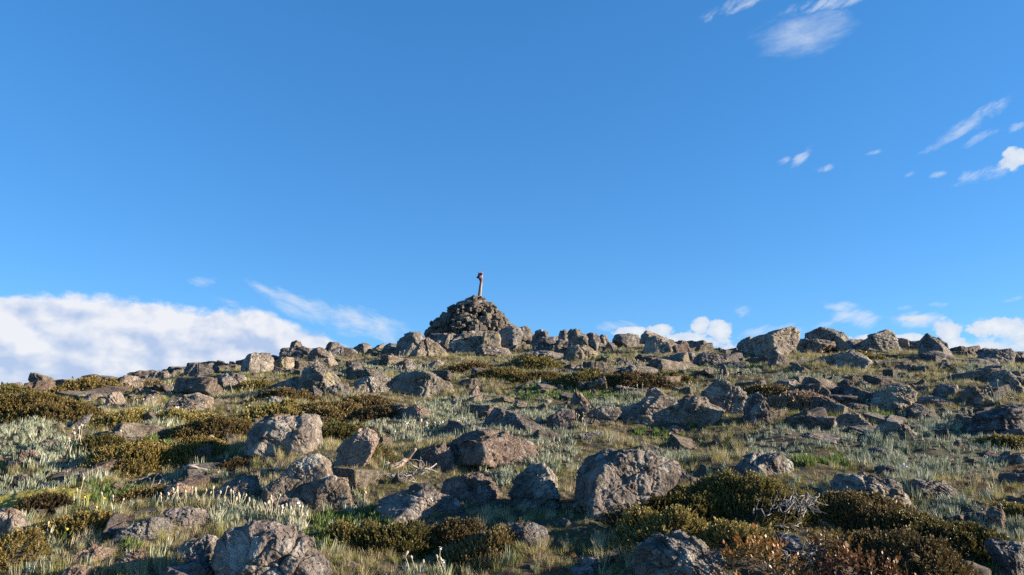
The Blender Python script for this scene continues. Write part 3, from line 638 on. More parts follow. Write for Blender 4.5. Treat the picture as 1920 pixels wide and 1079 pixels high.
link('dark_rag', mesh_mixed('dark_rag', [blob(901.6, 514.5, .05, 3, (1.2, .7, .8)), blob(898.5, 519, .045, 5, (.9, .7, 1.2)), blob(901, 524, .05, 8), blob(896.3, 521, .035, 9), blob(897.3, 513, .02, 4, (.5, .5, 1.4))]), rag, root)
link('red_rag', mesh_mixed('red_rag', [blob(899.6, 520.5, .045, 12, (1, .8, 1.1)), blob(901.5, 519, .035, 14), blob(898.2, 516, .03, 15)]), rag2, root)
print('cairn stones', cnt)

# many small half-sunk stones; nothing tells those of one zone apart
small = {}
for k in range(14):
    small[k] = stone_mesh(1500 + k, 4)
zones = [(-9, 480, 'left part of the slope'), (480, 960, 'slope left of centre'), (960, 1440, 'slope right of centre'), (1440, 1930, 'right part of the slope')]
rs = np.random.default_rng(77); ns = 0
while ns < 230:
    u_, Y_ = rs.uniform(-.8, .8), 3.6 + 22 * rs.random() ** .8; X_ = u_ * Y_
    if fbm2(np.array([X_ * .5]), np.array([Y_ * .5]), 2, 88)[0] < -.12: continue
    big = rs.random(); s_ = (.05 + .13 * big ** 2.2) * (1 + .02 * Y_)
    if min((math.hypot(X_ - C[0], Y_ - C[1]) - S[0] * .8) for (_, C, S) in rock_info) < 0: continue
    zg = float(ground(X_, Y_)); px_, py_ = to_px(X_, Y_, zg)
    if abs(px_ - 960) > 1000: continue
    zn = next((z for z in zones if px_ < z[1]), zones[3]); cat_ = ('g' if rs.random() < .5 else 'd') if px_ > 1350 and rs.random() < .7 else 'brby'[rs.integers(4)]
    word = {'g': 'grey lichened', 'd': 'dark', 'b': 'brown', 'r': 'reddish', 'y': 'yellow lichened'}[cat_]
    k = int(rs.integers(14)); key = f'small{k}{cat_}'; me = bpy.data.meshes.get(key)
    if me is None: me = small[k].copy(); me.name = key; me.materials.clear(); me.materials.append(ROCK[cat_])
    o = bpy.data.objects.new('small_stone', me); col.objects.link(o); o.location = (X_, Y_, zg + s_ * .12)
    o.scale = (s_ * rs.uniform(1, 1.4), s_, s_ * rs.uniform(.7, 1.1)); o.rotation_euler = (rs.normal(0, .2), rs.normal(0, .2), rs.uniform(0, 6.28))
    tag(o, f'small {word} stone half sunk in the grass, {zn[2]}', 'stone', f'small {word} stones, {zn[2]}'); ns += 1
# half-buried rocks filling the jumble between the named ones
hb = [stone_arrays(2100 + k, 5, (.3, .5), True) for k in range(22)]
def half_buried(X_, Y_, s_, rs, tone, where, squash=1., lift=0., nm='half_buried_rock', kind_='rock'):
    k = int(rs.integers(22)); key = f'hb{k}{tone}'; me = bpy.data.meshes.get(key)
    if me is None: me = mesh_np(key, *hb[k]); me.materials.append(ROCK[tone])
    o = bpy.data.objects.new(nm, me); col.objects.link(o); o.location = (X_, Y_, float(ground(X_, Y_)) + s_ * (.05 + lift))
    o.scale = (s_ * rs.uniform(.9, 1.35), s_ * rs.uniform(.8, 1), s_ * squash * rs.uniform(.8, 1.15)); o.rotation_euler = (rs.normal(.05, .12), rs.normal(0, .15), rs.uniform(0, 6.28))
    word = {'g': 'grey lichened', 'd': 'dark', 'b': 'brown', 'r': 'reddish', 'y': 'pale lichened'}[tone]
    tag(o, f'{word} {kind_} half buried in {where}', 'rock', f'{word} half buried {kind_}s, {where}')
rs = np.random.default_rng(101); n = 0; spots = [(C[0], C[1], S[0]) for (_, C, S) in rock_info]
while n < 225:
    u_, Y_ = rs.uniform(-.76, .76), 4.2 + 21 * rs.random() ** .75; X_ = u_ * Y_
    px_, py_ = to_px(X_, Y_, float(ground(X_, Y_)))
    if fbm2(X_ * .35, Y_ * .35, 2, 99) < -.2 or (py_ > 880 and px_ > 1080) or (px_ < 130 and 790 < py_ < 870): continue
    s_ = (rs.uniform(.12, .28) if rs.random() < .72 else rs.uniform(.28, .42)) * (1 + .015 * Y_)
    if min(math.hypot(X_ - a, Y_ - b) - c * .75 for a, b, c in spots) < s_ * .3: continue
    spots.append((X_, Y_, s_)); zn = zones[[i for i, z in enumerate(zones) if px_ < z[1] or i == 3][0]][2]
    tone = ('gdgb'[rs.integers(4)]) if px_ > 1300 else 'bybrg'[rs.integers(5)]
    half_buried(X_, Y_, s_, rs, tone, 'the turf, ' + zn); n += 1
n = 0
while n < 42:
    px_, py_ = rs.uniform(-20, 1940), rs.uniform(680, 800)
    if px_ < 520 and py_ > 735: continue
    X_, Y_, _ = hit(px_, py_); s_ = rs.uniform(.16, .34) * (1 + .012 * Y_)
    if min(math.hypot(X_ - a, Y_ - b) - c * .7 for a, b, c in spots) < s_ * .4: continue
    spots.append((X_, Y_, s_)); zn = zones[[i for i, z in enumerate(zones) if px_ < z[1] or i == 3][0]][2]
    tone = ('gdgd'[rs.integers(4)]) if px_ > 1300 else 'bgbdr'[rs.integers(5)]
    half_buried(X_, Y_, s_, rs, tone, 'the turf, ' + zn, .7, .0, 'broad_flat_rock', 'broad flat rock'); n += 1
# rubble along the crest on both sides of the cairn
for (x0, x1, n, dy, smin, smax, where) in [(722, 850, 12, .6, .25, .5, 'the ridge just left of the cairn'), (940, 1140, 26, .5, .22, .5, 'the ridge just right of the cairn'), (1120, 1340, 16, .4, .2, .42, 'the ridge under the cumulus cloud'),
        (1395, 1790, 26, .7, .22, .5, 'the ridge among the right skyline crags'), (250, 720, 34, .3, .2, .48, 'the left skyline'), (1790, 1925, 6, .5, .2, .4, 'the right end of the skyline')]:
    for k in range(n):
        px_ = x0 + (x1 - x0) * (k + rs.uniform(.1, .9)) / n; a, y, _ = ray(px_, 665); u_ = a / y; yc = float(np.interp(u_, UG, _YC)); Y_ = yc - dy + rs.uniform(-1.2, .9)
        half_buried(u_ * Y_, Y_, rs.uniform(smin, smax), rs, 'gbbygd'[rs.integers(6)], where, 1.35, .34 if 'right of the cairn' in where else .12)
# boulders just outside the frame on the sun side
for i, (X_, Y_, W_, H_) in enumerate([(3.3, 3.1, .6, .75), (1.7, 2.1, .5, .5)]):
    zg = float(ground(X_, Y_)); me = stone_mesh(1700 + i, 6); me.materials.append(ROCK['g'])
    o = link('boulder', me, loc=(X_, Y_, zg + H_ * .3)); o.scale = (W_, W_ * .9, H_); tag(o, 'grey boulder beyond the right edge of the view', 'boulder', 'boulders beyond the right edge')
# ---------------------------------------------------------------- shrubs
def sprig(nl, L, ll, lw, rs, splay=.8):
    """stem with nl small leaves: diamonds (n,4,3) and tip weight"""
    out_, tw = [], []
    for i in range(nl):
        f = (i + .5) / nl; az = i * 2.4 + rs.uniform(-.3, .3); el = splay * (1 - .75 * f) + rs.uniform(-.2, .2)
        d = np.array([cos(az) * sin(el), sin(az) * sin(el), cos(el)]); sd = np.array([-sin(az), cos(az), 0])
        b = np.array([0, 0, L * f * .85]); l = ll * rs.uniform(.8, 1.15) * (1 - .3 * f)
        out_.append([b, b + d * l * .5 + sd * lw / 2, b + d * l, b + d * l * .5 - sd * lw / 2]); tw.append(f)
    return np.array(out_), np.array(tw)
SPR = {}
for key, (nl, L, ll, lw, sp) in {'near': (18, .055, .015, .0075, .95), 'mid': (11, .065, .024, .012, .95), 'far': (7, .08, .038, .020, .95), 'big': (11, .10, .024, .012, 1.1)}.items():
    rs = np.random.default_rng(5); SPR[key] = [sprig(nl, L, ll, lw, rs, sp) for _ in range(5)]
TONES = {
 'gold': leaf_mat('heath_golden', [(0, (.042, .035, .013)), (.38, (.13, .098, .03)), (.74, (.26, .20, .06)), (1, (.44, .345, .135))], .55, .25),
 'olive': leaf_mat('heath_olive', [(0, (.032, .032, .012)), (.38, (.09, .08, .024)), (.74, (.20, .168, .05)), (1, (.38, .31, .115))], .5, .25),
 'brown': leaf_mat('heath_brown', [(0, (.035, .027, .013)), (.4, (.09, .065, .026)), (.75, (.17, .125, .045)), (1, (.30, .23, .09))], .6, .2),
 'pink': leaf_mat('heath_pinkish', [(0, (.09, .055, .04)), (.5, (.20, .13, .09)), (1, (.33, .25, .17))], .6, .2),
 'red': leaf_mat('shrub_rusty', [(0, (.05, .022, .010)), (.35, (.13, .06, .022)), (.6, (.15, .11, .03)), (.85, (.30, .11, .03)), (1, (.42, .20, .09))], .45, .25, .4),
}
M_twig = plain_mat('shrub_twigs', (.035, .03, .014), (.085, .068, .028), 50, .9, .03)
M_tw2 = plain_mat('reddish_twigs', (.10, .05, .03), (.22, .14, .09), 60, .8, .001)
M_dead = plain_mat('bleached_wood', (.14, .13, .12), (.36, .335, .31), 35, .8, .002)
M_grey = plain_mat('grey_dead_wood', (.13, .12, .11), (.30, .28, .26), 35, .85, .002)
M_log = plain_mat('brown_log', (.18, .13, .10), (.32, .25, .19), 18, .85, .004)
SHRUB_FOOT = []
def rotmat(dirs, roll):
    """rotation matrices taking +Z to dirs with a roll"""
    z = dirs / np.linalg.norm(dirs, axis=1)[:, None]; ref = np.stack([np.cos(roll), np.sin(roll), np.zeros_like(roll)], -1)
    x = ref - z * (ref * z).sum(1)[:, None]; x /= np.linalg.norm(x, axis=1)[:, None] + 1e-9
    return np.stack([x, np.cross(z, x), z], -1)
def shrub(cx, by, w, h, tone, label, sd, dep=.62, name='heath_shrub', cat='shrub', group='heath shrubs matting the slope', H=None, kind=None):
    X0, Y0, Z0 = hit(cx, by); D = math.hypot(X0, Y0); rs = np.random.default_rng(sd)
    W = w / F * D; Dp = W * dep; hd = np.array([X0, Y0]) / D; c = hd * (D + Dp * .8)
    a, y, z = ray(cx, by - h); t_ = c[1] / y; zt_ = z * t_; g0 = float(ground(c[0], c[1]))
    W *= 1.14
    if H is None: H = float(np.clip(zt_ - g0, min(.18, .15 * W + .055), .26 * W + .075))
    H *= .85 if D > 6.5 or cx > 1450 else 1.0
    ang = math.atan2(-hd[0], hd[1]); ca, sa = cos(ang), sin(ang)
    SHRUB_FOOT.append((c[0], c[1], W, Dp, ang))
    kd = kind or ('near' if D < 7.5 else 'mid' if D < 13 else 'far')
    sp = {'near': .0155, 'mid': .021, 'far': .031, 'big': .034}[kd]
    n = int(pi * W * Dp * 1.6 / sp ** 2); n = min(n, 22000)
    rr = rs.random(n) ** .45 ; th = rs.uniform(0, 2 * pi, n)
    edge = 1 + .48 * fbm(np.stack([np.cos(th) * 1.4 + sd, np.sin(th) * 1.4, th * 0], -1), 3, sd)
    def surf(rho, th, edge):
        lx, ly = rho * np.cos(th) * W * edge, rho * np.sin(th) * Dp * edge
        X = c[0] + lx * ca - ly * sa; Y = c[1] + lx * sa + ly * ca
        lump = fbm2(X * 4.5, Y * 4.5, 3, sd + 50); fine_ = fbm2(X * 14, Y * 14, 2, sd + 60)
        hh = H * (.5 + .5 * np.cos(pi * np.clip(rho, 0, 1) ** 2.1)) * (1 + .65 * lump + .38 * fine_)
        return X, Y, ground(X, Y) + hh, hh
    X, Y, Zs, hh = surf(rr, th, edge)
    e_ = .02
    nx = -(surf(rr, th, edge)[2] * 0); gx = (2.2 * rr ** 1.6) * H / W
    dirs = np.stack([np.cos(th) * ca * gx - np.sin(th) * sa * gx * 1.4, np.cos(th) * sa * gx + np.sin(th) * ca * gx * 1.4, np.ones(n)], -1) + rs.normal(0, .34, (n, 3)) * [1, 1, .3]
    R = rotmat(dirs, rs.uniform(0, 6.28, n)); sc = np.where(rs.random(n) < .05, rs.uniform(1.3, 2.0, n), rs.uniform(.7, 1.25, n)); vs = rs.uniform(0, 1, n)
    Vall, Aall = [], []
    pk = rs.integers(0, 5, n)
    for k in range(5):
        m = pk == k
        if not m.any(): continue
        Lf, tw = SPR[kd][k]
        q = np.einsum('nij,lvj->nlvi', R[m], Lf) * sc[m][:, None, None, None]
        q += np.stack([X[m] - c[0], Y[m] - c[1], Zs[m] - g0 - .035 * sc[m]], -1)[:, None, None, :]
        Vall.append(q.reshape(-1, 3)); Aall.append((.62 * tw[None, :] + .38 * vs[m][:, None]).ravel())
    V = np.concatenate(Vall); A = np.concatenate(Aall)
    root = link(name, None, loc=(c[0], c[1], g0)); tag(root, label, cat, group)
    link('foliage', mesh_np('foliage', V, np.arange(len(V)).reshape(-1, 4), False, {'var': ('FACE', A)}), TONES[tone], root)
    # woody underside
    nr_, nt_ = 14, 48; rg = np.linspace(0, .97, nr_); tg = np.linspace(0, 2 * pi, nt_, endpoint=False)
    RG, TG = np.meshgrid(rg, tg, indexing='ij'); eg = 1 + .48 * fbm(np.stack([np.cos(TG.ravel()) * 1.4 + sd, np.sin(TG.ravel()) * 1.4, TG.ravel() * 0], -1), 3, sd)
    X2, Y2, Z2, h2 = surf(RG.ravel(), TG.ravel(), eg)
    V2 = np.stack([X2 - c[0], Y2 - c[1], Z2 - g0 - .07 - .2 * h2], -1); ii = np.arange(nr_ * nt_).reshape(nr_, nt_)
    Q2 = np.stack([ii[:-1], np.roll(ii, -1, 1)[:-1], np.roll(ii, -1, 1)[1:], ii[1:]], -1).reshape(-1, 4)
    link('twigs', mesh_np('twigs', V2, Q2[:, ::-1]), M_twig, root)
    return root, c, g0, W, Dp, H
SH = '''
45,782,75,42,gold|large golden heath shrub at the left edge below the skyline
165,742,60,26,gold|golden heath shrub on the left skyline beside the cloud
232,738,55,20,brown|dark brown heath on the left skyline mound
110,790,70,30,gold|golden heath shrub right of the one at the left edge
15,745,40,14,olive|small olive heath on the far left skyline
235,800,50,28,olive|dark olive heath above the large golden shrub on the left
400,826,85,40,brown|long shadowed heath between the domed slab and the pitted boulder
350,795,60,22,olive|olive heath just below the smooth domed slab
255,888,75,58,gold|large golden heath shrub in the left middle ground
355,868,65,40,gold|golden heath shrub with a tawny right end on the left
155,1008,50,42,gold|golden heath beside the thin brown slab near the left bottom
22,1070,45,60,gold|golden heath in the bottom left corner
270,946,45,22,brown|rusty brown heath under the grey dead twigs on the left
540,757,55,28,brown|rust brown heath at the foot of the big peaked boulder
520,790,65,22,olive|olive end of the long heath mat left of centre
620,792,75,30,brown|dark middle of the long heath mat left of centre
715,790,60,28,brown|dark right end of the long heath mat by the lichened pair
640,830,60,26,olive|olive heath behind the smooth leaning reddish boulder
880,700,45,13,brown|flat brown heath mat right below the cairn
935,714,50,12,gold|tawny heath mat in front of the flat brown one
1014,694,45,22,olive|round dark heath dome below the rocks right of the cairn
1000,720,55,16,gold|tawny heath mat right beneath the round dark dome
1110,728,65,28,olive|broad olive heath mat right of centre below the skyline
1190,734,70,32,brown|dark heath mat beside the broad olive one, with a shaded hollow
1255,722,40,16,olive|small olive heath right of the shaded mat
1190,1005,112,100,olive|front left lobe of the large olive shrub below the blocky boulder
1300,998,112,80,olive|middle lobe of the large olive shrub below the blocky boulder
1405,985,105,82,olive|right lobe of the large olive shrub above the dead twigs
1255,1038,85,78,olive|low front lobe of the large olive shrub above the cracked boulder
1385,1045,70,70,olive|front lobe of the large olive shrub left of the dead twigs
1505,975,85,50,olive|olive shrub in front of the long lichen block
1650,1012,115,72,brown|brownish shrub along the top of the bottom right thicket
1790,1055,100,72,olive|olive shrub sloping down in the bottom right corner
1710,1110,115,95,brown|dark brown shrub at the bottom edge on the right
660,1040,55,52,olive|olive heath left of the dark one at the bottom centre
745,1055,80,62,olive|wide olive heath at the bottom centre
845,1030,60,48,brown|brown tipped heath right of the wide one at the bottom centre
802,980,24,30,brown|small tawny cushion at the foot of the boulder under the white branches
706,872,30,40,olive|upright olive heath between the leaning boulder and the white branches
1895,850,40,20,olive|olive heath at the right edge above the brown rounded rock
1910,985,40,30,olive|olive heath at the right edge beside the upright brown rock
1500,768,60,22,pink|pinkish brown heath right of the dark rounded boulder
1385,762,20,10,olive|tiny heath at the foot of the blue grey lichened boulder
1585,680,50,10,olive|dark green heath among the right skyline crags
190,860,40,22,olive|olive heath left of the large golden shrub
690,768,50,10,brown|brown heath strip under the large lichened pair
470,735,45,14,olive|olive heath below the mottled tor boulder
420,900,40,14,brown|brown heath between the twisted branch and the shaded boulder
1440,745,50,12,brown|brown heath right behind the large lichened boulder
80,960,40,14,brown|dark heath beside the moss cushion on the left
900,1060,70,34,brown|shaded heath at the bottom, right of the brown tipped one
'''
for i, ln in enumerate(SH.strip().splitlines()):
    a_, lab = ln.split('|'); a_ = a_.split(',')
    shrub(*[float(v) for v in a_[:4]], a_[4], lab, 500 + i * 3, .8 if float(a_[0]) > 1090 and float(a_[1]) > 940 else .74)
# rusty open shrubs with bare stems in the bottom right
def wander(p0, d0, n, step, rs, bendy=.35, up=0.):
    pts = [np.array(p0, float)]; d = np.array(d0, float); d /= np.linalg.norm(d)
    for i in range(n):
        d = d + rs.normal(0, bendy, 3) + [0, 0, up]; d /= np.linalg.norm(d); pts.append(pts[-1] + d * step)
    return np.array(pts)
def stems(n, W, Dp, H, sd, r0=.003):
    rs = np.random.default_rng(sd); out_ = []
    for i in range(n):
        a = rs.uniform(0, 2 * pi); q = math.sqrt(rs.random()) * .8
        p = np.array([cos(a) * W * q, sin(a) * Dp * q, -.02]); d = np.array([cos(a) * .5, sin(a) * .5, 1.])
        pts = wander(p, d, 7, H * rs.uniform(.9, 1.35) / 7, rs, .22)
        out_.append(tube(pts, np.linspace(r0, r0 * .35, len(pts)), 4))
        for j in range(2):
            k = rs.integers(3, 6); b = wander(pts[k], pts[k+1] - pts[k] + rs.normal(0, .02, 3), 4, H * .09, rs, .3); out_.append(tube(b, np.linspace(r0 * .6, r0 * .25, len(b)), 4))
    return out_
for i, (cx_, by_, w_, h_, lab) in enumerate([(1430, 1110, 65, 110, 'rusty leaved shrub below the dead twigs at the bottom edge'), (1565, 1075, 55, 105, 'orange leaved shrub right of the dead twigs'), (1620, 1125, 75, 120, 'rusty shrub with pale bare stems at the bottom right')]):
    ro, c, g0, W, Dp, H = shrub(cx_, by_, w_, h_, 'red', lab, 800 + i * 5, .8, 'rusty_shrub', 'shrub', 'rusty leaved shrubs in the corner thicket', None, 'big')
    link('stem', mesh_mixed('stem', stems(24, W, Dp, H * 1.05, 70 + i, .0026)), M_tw2, ro)

# ---------------------------------------------------------------- dead wood
def dead(name, label, cat, segs, mat, r0, twn, sd, lift=.03, group='dead wood lying on the slope', seglen=7, twl=.12, bendy=.02):
    """segs: list of [(px,py)...] polylines lying over the ground"""
    rs = np.random.default_rng(sd); parts = []; O = None
    for s_ in segs:
        P3 = []
        gx, gy, gz = hit(*max(s_, key=lambda p: p[1]))
        for k, (x, y) in enumerate(s_):
            a, yy_, z_ = ray(x, y); t_ = (gy + .05 * rs.normal()) / yy_
            q = np.array([a * t_, yy_ * t_, z_ * t_]); q[2] = max(q[2], float(ground(q[0], q[1])) + lift * .6); P3.append(q)
        P3 = np.array(P3); tt = np.linspace(0, len(P3) - 1, max(seglen, len(P3) * 3)); C3 = np.stack([np.interp(tt, np.arange(len(P3)), P3[:, j]) for j in range(3)], -1)
        C3 += rs.normal(0, bendy * .35, C3.shape)
        if O is None: O = C3[0].copy()
        parts.append(tube(C3 - O, np.linspace(r0, r0 * .35, len(C3)), 6))
        for j in range(twn):
            k = rs.integers(1, len(C3) - 1); d = (C3[k] - C3[k-1]); d /= np.linalg.norm(d) + 1e-9
            b = wander(C3[k], d + rs.normal(0, .7, 3) + [0, 0, .4], 5, twl * rs.uniform(.5, 1.2) / 5, rs, .3)
            parts.append(tube(b - O, np.linspace(r0 * .45, r0 * .15, len(b)), 4))
    o = link(name, mesh_mixed(name, parts), mat, loc=O); tag(o, label, cat, group); return o
dead('dead_branch', 'white dead branch reaching right over the rough central boulder', 'branch', [tl('B2', [(765, 500), (860, 482), (940, 478), (1010, 450), (1080, 418)])], M_dead, .011, 6, 1)
dead('dead_branch', 'white dead branch crooked upward above the central boulder', 'branch', [tl('B2', [(900, 490), (945, 465), (962, 430), (910, 420), (865, 388)])], M_dead, .008, 4, 2)
dead('dead_branch', 'thin white twig forking on top of the white branches', 'branch', [tl('B2', [(1035, 480), (1000, 430), (990, 400)]), tl('B2', [(840, 540), (880, 480), (960, 510)])], M_dead, .006, 3, 3)
dead('dead_branch', 'white twigs lying lowest under the white dead branches', 'branch', [tl('B2', [(755, 515), (850, 500), (960, 515)]), tl('B2', [(770, 495), (830, 490), (900, 520)])], M_dead, .008, 4, 33)
dead('broken_log', 'broken brown log end leaning between boulders near the white branches', 'log', [tl('B2', [(800, 455), (850, 425), (905, 380), (955, 325)])], M_log, .035, 0, 4, bendy=.01)
dead('dead_branch', 'dark twisted dead branch with a pale curl, left of the smooth shaded boulder', 'branch', [tl('B1', [(1100, 435), (1140, 420), (1200, 440), (1290, 465), (1350, 465), (1420, 482)])], M_grey, .012, 5, 5)
dead('dead_branch', 'pale dead twigs beside the rusty heath on the left', 'branch', [tl('B1', [(815, 545), (870, 560), (940, 545), (960, 500), (1040, 480)]), tl('B1', [(1080, 520), (1110, 490), (1130, 510)]), tl('B1', [(880, 575), (930, 545), (990, 520)])], M_dead, .006, 5, 6)
dead('dead_branch', 'small heap of grey dead twigs on the heath below the square topped boulder', 'branch', [tl('A3', [(410, 780), (470, 790), (540, 760), (600, 800)]), tl('A3', [(440, 760), (520, 775), (580, 745)]), tl('A3', [(430, 800), (500, 740), (560, 800), (610, 790)])], M_grey, .014, 6, 7, twl=.25)
dead('dead_shrub', 'fallen pale twigs around the flower stalks near the right edge', 'branch', [tl('A4', [(1650, 960), (1740, 970), (1830, 985), (1900, 990)]), tl('A4', [(1700, 990), (1790, 965), (1860, 1010)])], M_dead, .006, 6, 8)
def d2(*p): return [(1380 + x / 6.029, 900 + y / 6.029) for x, y in p]
dead('dead_branch', 'long pale dead stem curving over the blue grey rock', 'branch', [d2((190, 390), (240, 480), (340, 515), (440, 500), (560, 510), (700, 540))], M_grey, .0045, 4, 9, lift=.2)
dead('dead_shrub', 'forked pale twig curling in front of the blue grey rock', 'branch', [d2((505, 600), (520, 650), (700, 690), (750, 645)), d2((500, 650), (495, 740), (620, 870), (780, 970))], M_grey, .004, 5, 10, lift=.15)
rs = np.random.default_rng(44); sg = []
for k in range(34):
    x, y = rs.uniform(380, 860), rs.uniform(350, 560); sg.append(d2((x, y), (x + rs.uniform(40, 90), y + rs.uniform(0, 50)), (x + rs.uniform(120, 220), y + rs.uniform(30, 90))))
dead('dead_shrub', 'matted tangle of grey dead twigs on the blue grey rock', 'dead shrub', sg, M_grey, .0038, 2, 11, lift=.22, twl=.05, bendy=.012)
sg = []
for k in range(30):
    x, y = rs.uniform(380, 900), rs.uniform(620, 1000); sg.append(d2((x, y), (x + rs.uniform(30, 90), y + rs.uniform(40, 120)), (x + rs.uniform(80, 200), y + rs.uniform(100, 260))))
dead('dead_shrub', 'loose spray of pale bare stems in front of the blue grey rock', 'dead shrub', sg, M_grey, .003, 2, 12, lift=.12, twl=.07, bendy=.012)
# ---------------------------------------------------------------- ground sheet
uu = np.concatenate([-np.geomspace(12, 1.0, 40), np.linspace(-.98, .98, 560), np.geomspace(1.0, 12, 40)])
yy = np.concatenate([np.linspace(-14, 2, 60), np.linspace(2.05, 12, 400), np.linspace(12.05, 34, 330), np.geomspace(35, 400, 40)])
YG, UGm = np.meshgrid(yy, uu, indexing='ij'); XG = UGm * np.maximum(YG, 4)
ZG = ground(XG.ravel(), YG.ravel())
ROCKS_AT = [(C[0], C[1], S[0], S[1], C[2]) for (_, C, S) in rock_info]
def banked(X, Y, Z):
    """soil and litter piled a little against the foot of every larger rock"""
    X, Y = X.ravel(), Y.ravel(); add = np.zeros_like(X); o_ = np.argsort(Y); Ys = Y[o_]
    for cx, cy, a, b, _ in ROCKS_AT:
        if a < .1: continue
        r_ = 2.2 * max(a, b); i0, i1 = np.searchsorted(Ys, (cy - r_, cy + r_)); ii = o_[i0:i1]
        d = ((X[ii] - cx) / (1.15 * a + .08)) ** 2 + ((Y[ii] - cy) / (1.15 * b + .12)) ** 2
        add[ii] = np.maximum(add[ii], min(.055, .02 + .08 * a) * np.exp(-d ** 1.5 * .45))
    return Z + add
ZG = banked(XG, YG, ZG)
nr, nc_ = YG.shape; idx = np.arange(nr * nc_).reshape(nr, nc_)
Q = np.stack([idx[:-1, :-1], idx[:-1, 1:], idx[1:, 1:], idx[1:, :-1]], -1).reshape(-1, 4)
gm, t, out = material('soil_and_litter'); tc = t.new('ShaderNodeTexCoord').outputs['Object']
n1 = t.noise(tc, 1.4, 5, .6); n2 = t.noise(tc, 14, 6, .7); n3 = t.noise(tc, 110, 3, .7)
c = t.ramp(n2, [(.3, (.022, .018, .012)), (.5, (.05, .04, .025)), (.7, (.10, .08, .048))])
c = t.mix(t.m('MULTIPLY', t.step(n1, .48, .62), .7), c, (.04, .05, .018))
c = t.mix(.8, c, t.ramp(n3, [(.35, (.45, .45, .45)), (.65, (1.6, 1.5, 1.3))]), 'MULTIPLY')
b = t.new('ShaderNodeBump', i_Height=t.m('ADD', t.m('MULTIPLY', n2, .04), t.m('MULTIPLY', n3, .012)), i_Strength=1., i_Distance=1.)
s = t.new('ShaderNodeBsdfPrincipled', i_Base_Color=c, i_Roughness=.95, i_Normal=b.outputs[0]); t.l.new(s.outputs[0], out.inputs[0])
g_o = link('ground', mesh_np('ground', np.stack([XG.ravel(), YG.ravel(), ZG], -1), Q), gm); tag(g_o, kind='structure')

# ---------------------------------------------------------------- leaf and blade prototypes
def blade(L, w, lean, az, bend=1., seg=3, base=(0, 0, 0), fold=0.):
    t_ = np.linspace(0, 1, seg + 1); a = lean * (.35 + bend * t_ * .65 / 1)
    ds = L / seg; x = np.r_[0, np.cumsum(np.sin(a[:-1]) * ds)]; z = np.r_[0, np.cumsum(np.cos(a[:-1]) * ds)]
    wd = w * np.interp(t_, [0, .35, 1], [.6, 1, .08]) / 2
    dx, dy = cos(az), sin(az)
    P = np.stack([x * dx, x * dy, z], -1) + base; sd = np.array([-dy, dx, 0])
    V = np.concatenate([P - sd * wd[:, None], P + sd * wd[:, None]]); n = seg + 1
    return V, [(i, i + 1, n + i + 1, n + i) for i in range(seg)]
def tuft(name, n, L, w, spread, lean, mat, seg=3, bend=1.3, sd=0):
    rs = np.random.default_rng(sd); V, Q, A = [], [], []; o = 0
    for i in range(n):
        az = rs.uniform(0, 2 * pi); r = spread * math.sqrt(rs.uniform()); a2 = az + rs.normal(0, .7)
        v, q = blade(rs.uniform(*L), rs.uniform(*w), rs.uniform(*lean), a2, rs.uniform(.6, 1.4) * bend, seg, (r * cos(az), r * sin(az), -.01))
        V.append(v); Q += [tuple(k + o for k in f) for f in q]; A += [rs.uniform()] * len(q); o += len(v)
    me = mesh_np(name, np.concatenate(V), np.array(Q), True, {'var': ('FACE', A)})
    me.materials.append(mat); return bpy.data.objects.new(name, me)
M_straw = leaf_mat('dry_grass_blades', [(0, (.14, .12, .05)), (.35, (.33, .28, .14)), (.7, (.48, .42, .26)), (1, (.62, .56, .40))], .6, .3)
M_green = leaf_mat('green_grass_blades', [(0, (.045, .06, .016)), (.4, (.135, .16, .042)), (.75, (.29, .29, .095)), (1, (.46, .42, .17))], .55, .3)
M_silver = leaf_mat('silver_daisy_leaves', [(0, (.115, .14, .075)), (.4, (.25, .28, .18)), (.75, (.42, .44, .33)), (1, (.62, .62, .52))], .7, .15)
M_leafy = leaf_mat('broad_green_leaves', [(0, (.06, .10, .025)), (.5, (.13, .19, .05)), (1, (.25, .30, .10))], .45, .3)
M_brown = leaf_mat('rusty_herb', [(0, (.09, .05, .02)), (.5, (.20, .12, .045)), (1, (.32, .22, .09))], .7, .2)
def protos(cname, obs):
    c = bpy.data.collections.new(cname)
    for i, o in enumerate(obs): o.name = f'{cname}_{chr(97+i)}'; c.objects.link(o)
    return c
C_grass = protos('grass_tufts', [
    tuft('t', 26, (.05, .11), (.0022, .0038), .045, (.1, .9), M_straw, sd=1),
    tuft('t', 26, (.04, .09), (.0022, .004), .05, (.1, 1.), M_green, sd=2),
    tuft('t', 34, (.07, .15), (.0022, .0036), .04, (.05, .7), M_straw, sd=3),
    tuft('t', 30, (.05, .12), (.0025, .0042), .05, (.1, .9), M_green, sd=4),
    tuft('t', 30, (.03, .06), (.003, .006), .06, (.3, 1.3), M_brown, 2, sd=5),
    tuft('t', 44, (.12, .22), (.002, .0035), .04, (.05, .6), M_straw, sd=6),
    tuft('t', 44, (.11, .2), (.0022, .0038), .045, (.05, .6), M_green, sd=16)])
C_silver = protos('silver_rosettes', [
    tuft('t', 18, (.05, .09), (.006, .009), .02, (.15, .8), M_silver, 3, .6, sd=7),
    tuft('t', 22, (.06, .11), (.005, .008), .03, (.1, .7), M_silver, 3, .6, sd=8),
    tuft('t', 16, (.04, .07), (.007, .011), .02, (.3, 1.0), M_silver, 3, .5, sd=9)])
C_leafy = protos('leafy_rosettes', [
    tuft('t', 16, (.05, .09), (.010, .015), .025, (.2, .9), M_leafy, 3, .8, sd=10),
    tuft('t', 20, (.06, .11), (.008, .012), .03, (.15, .8), M_leafy, 3, .8, sd=11)])

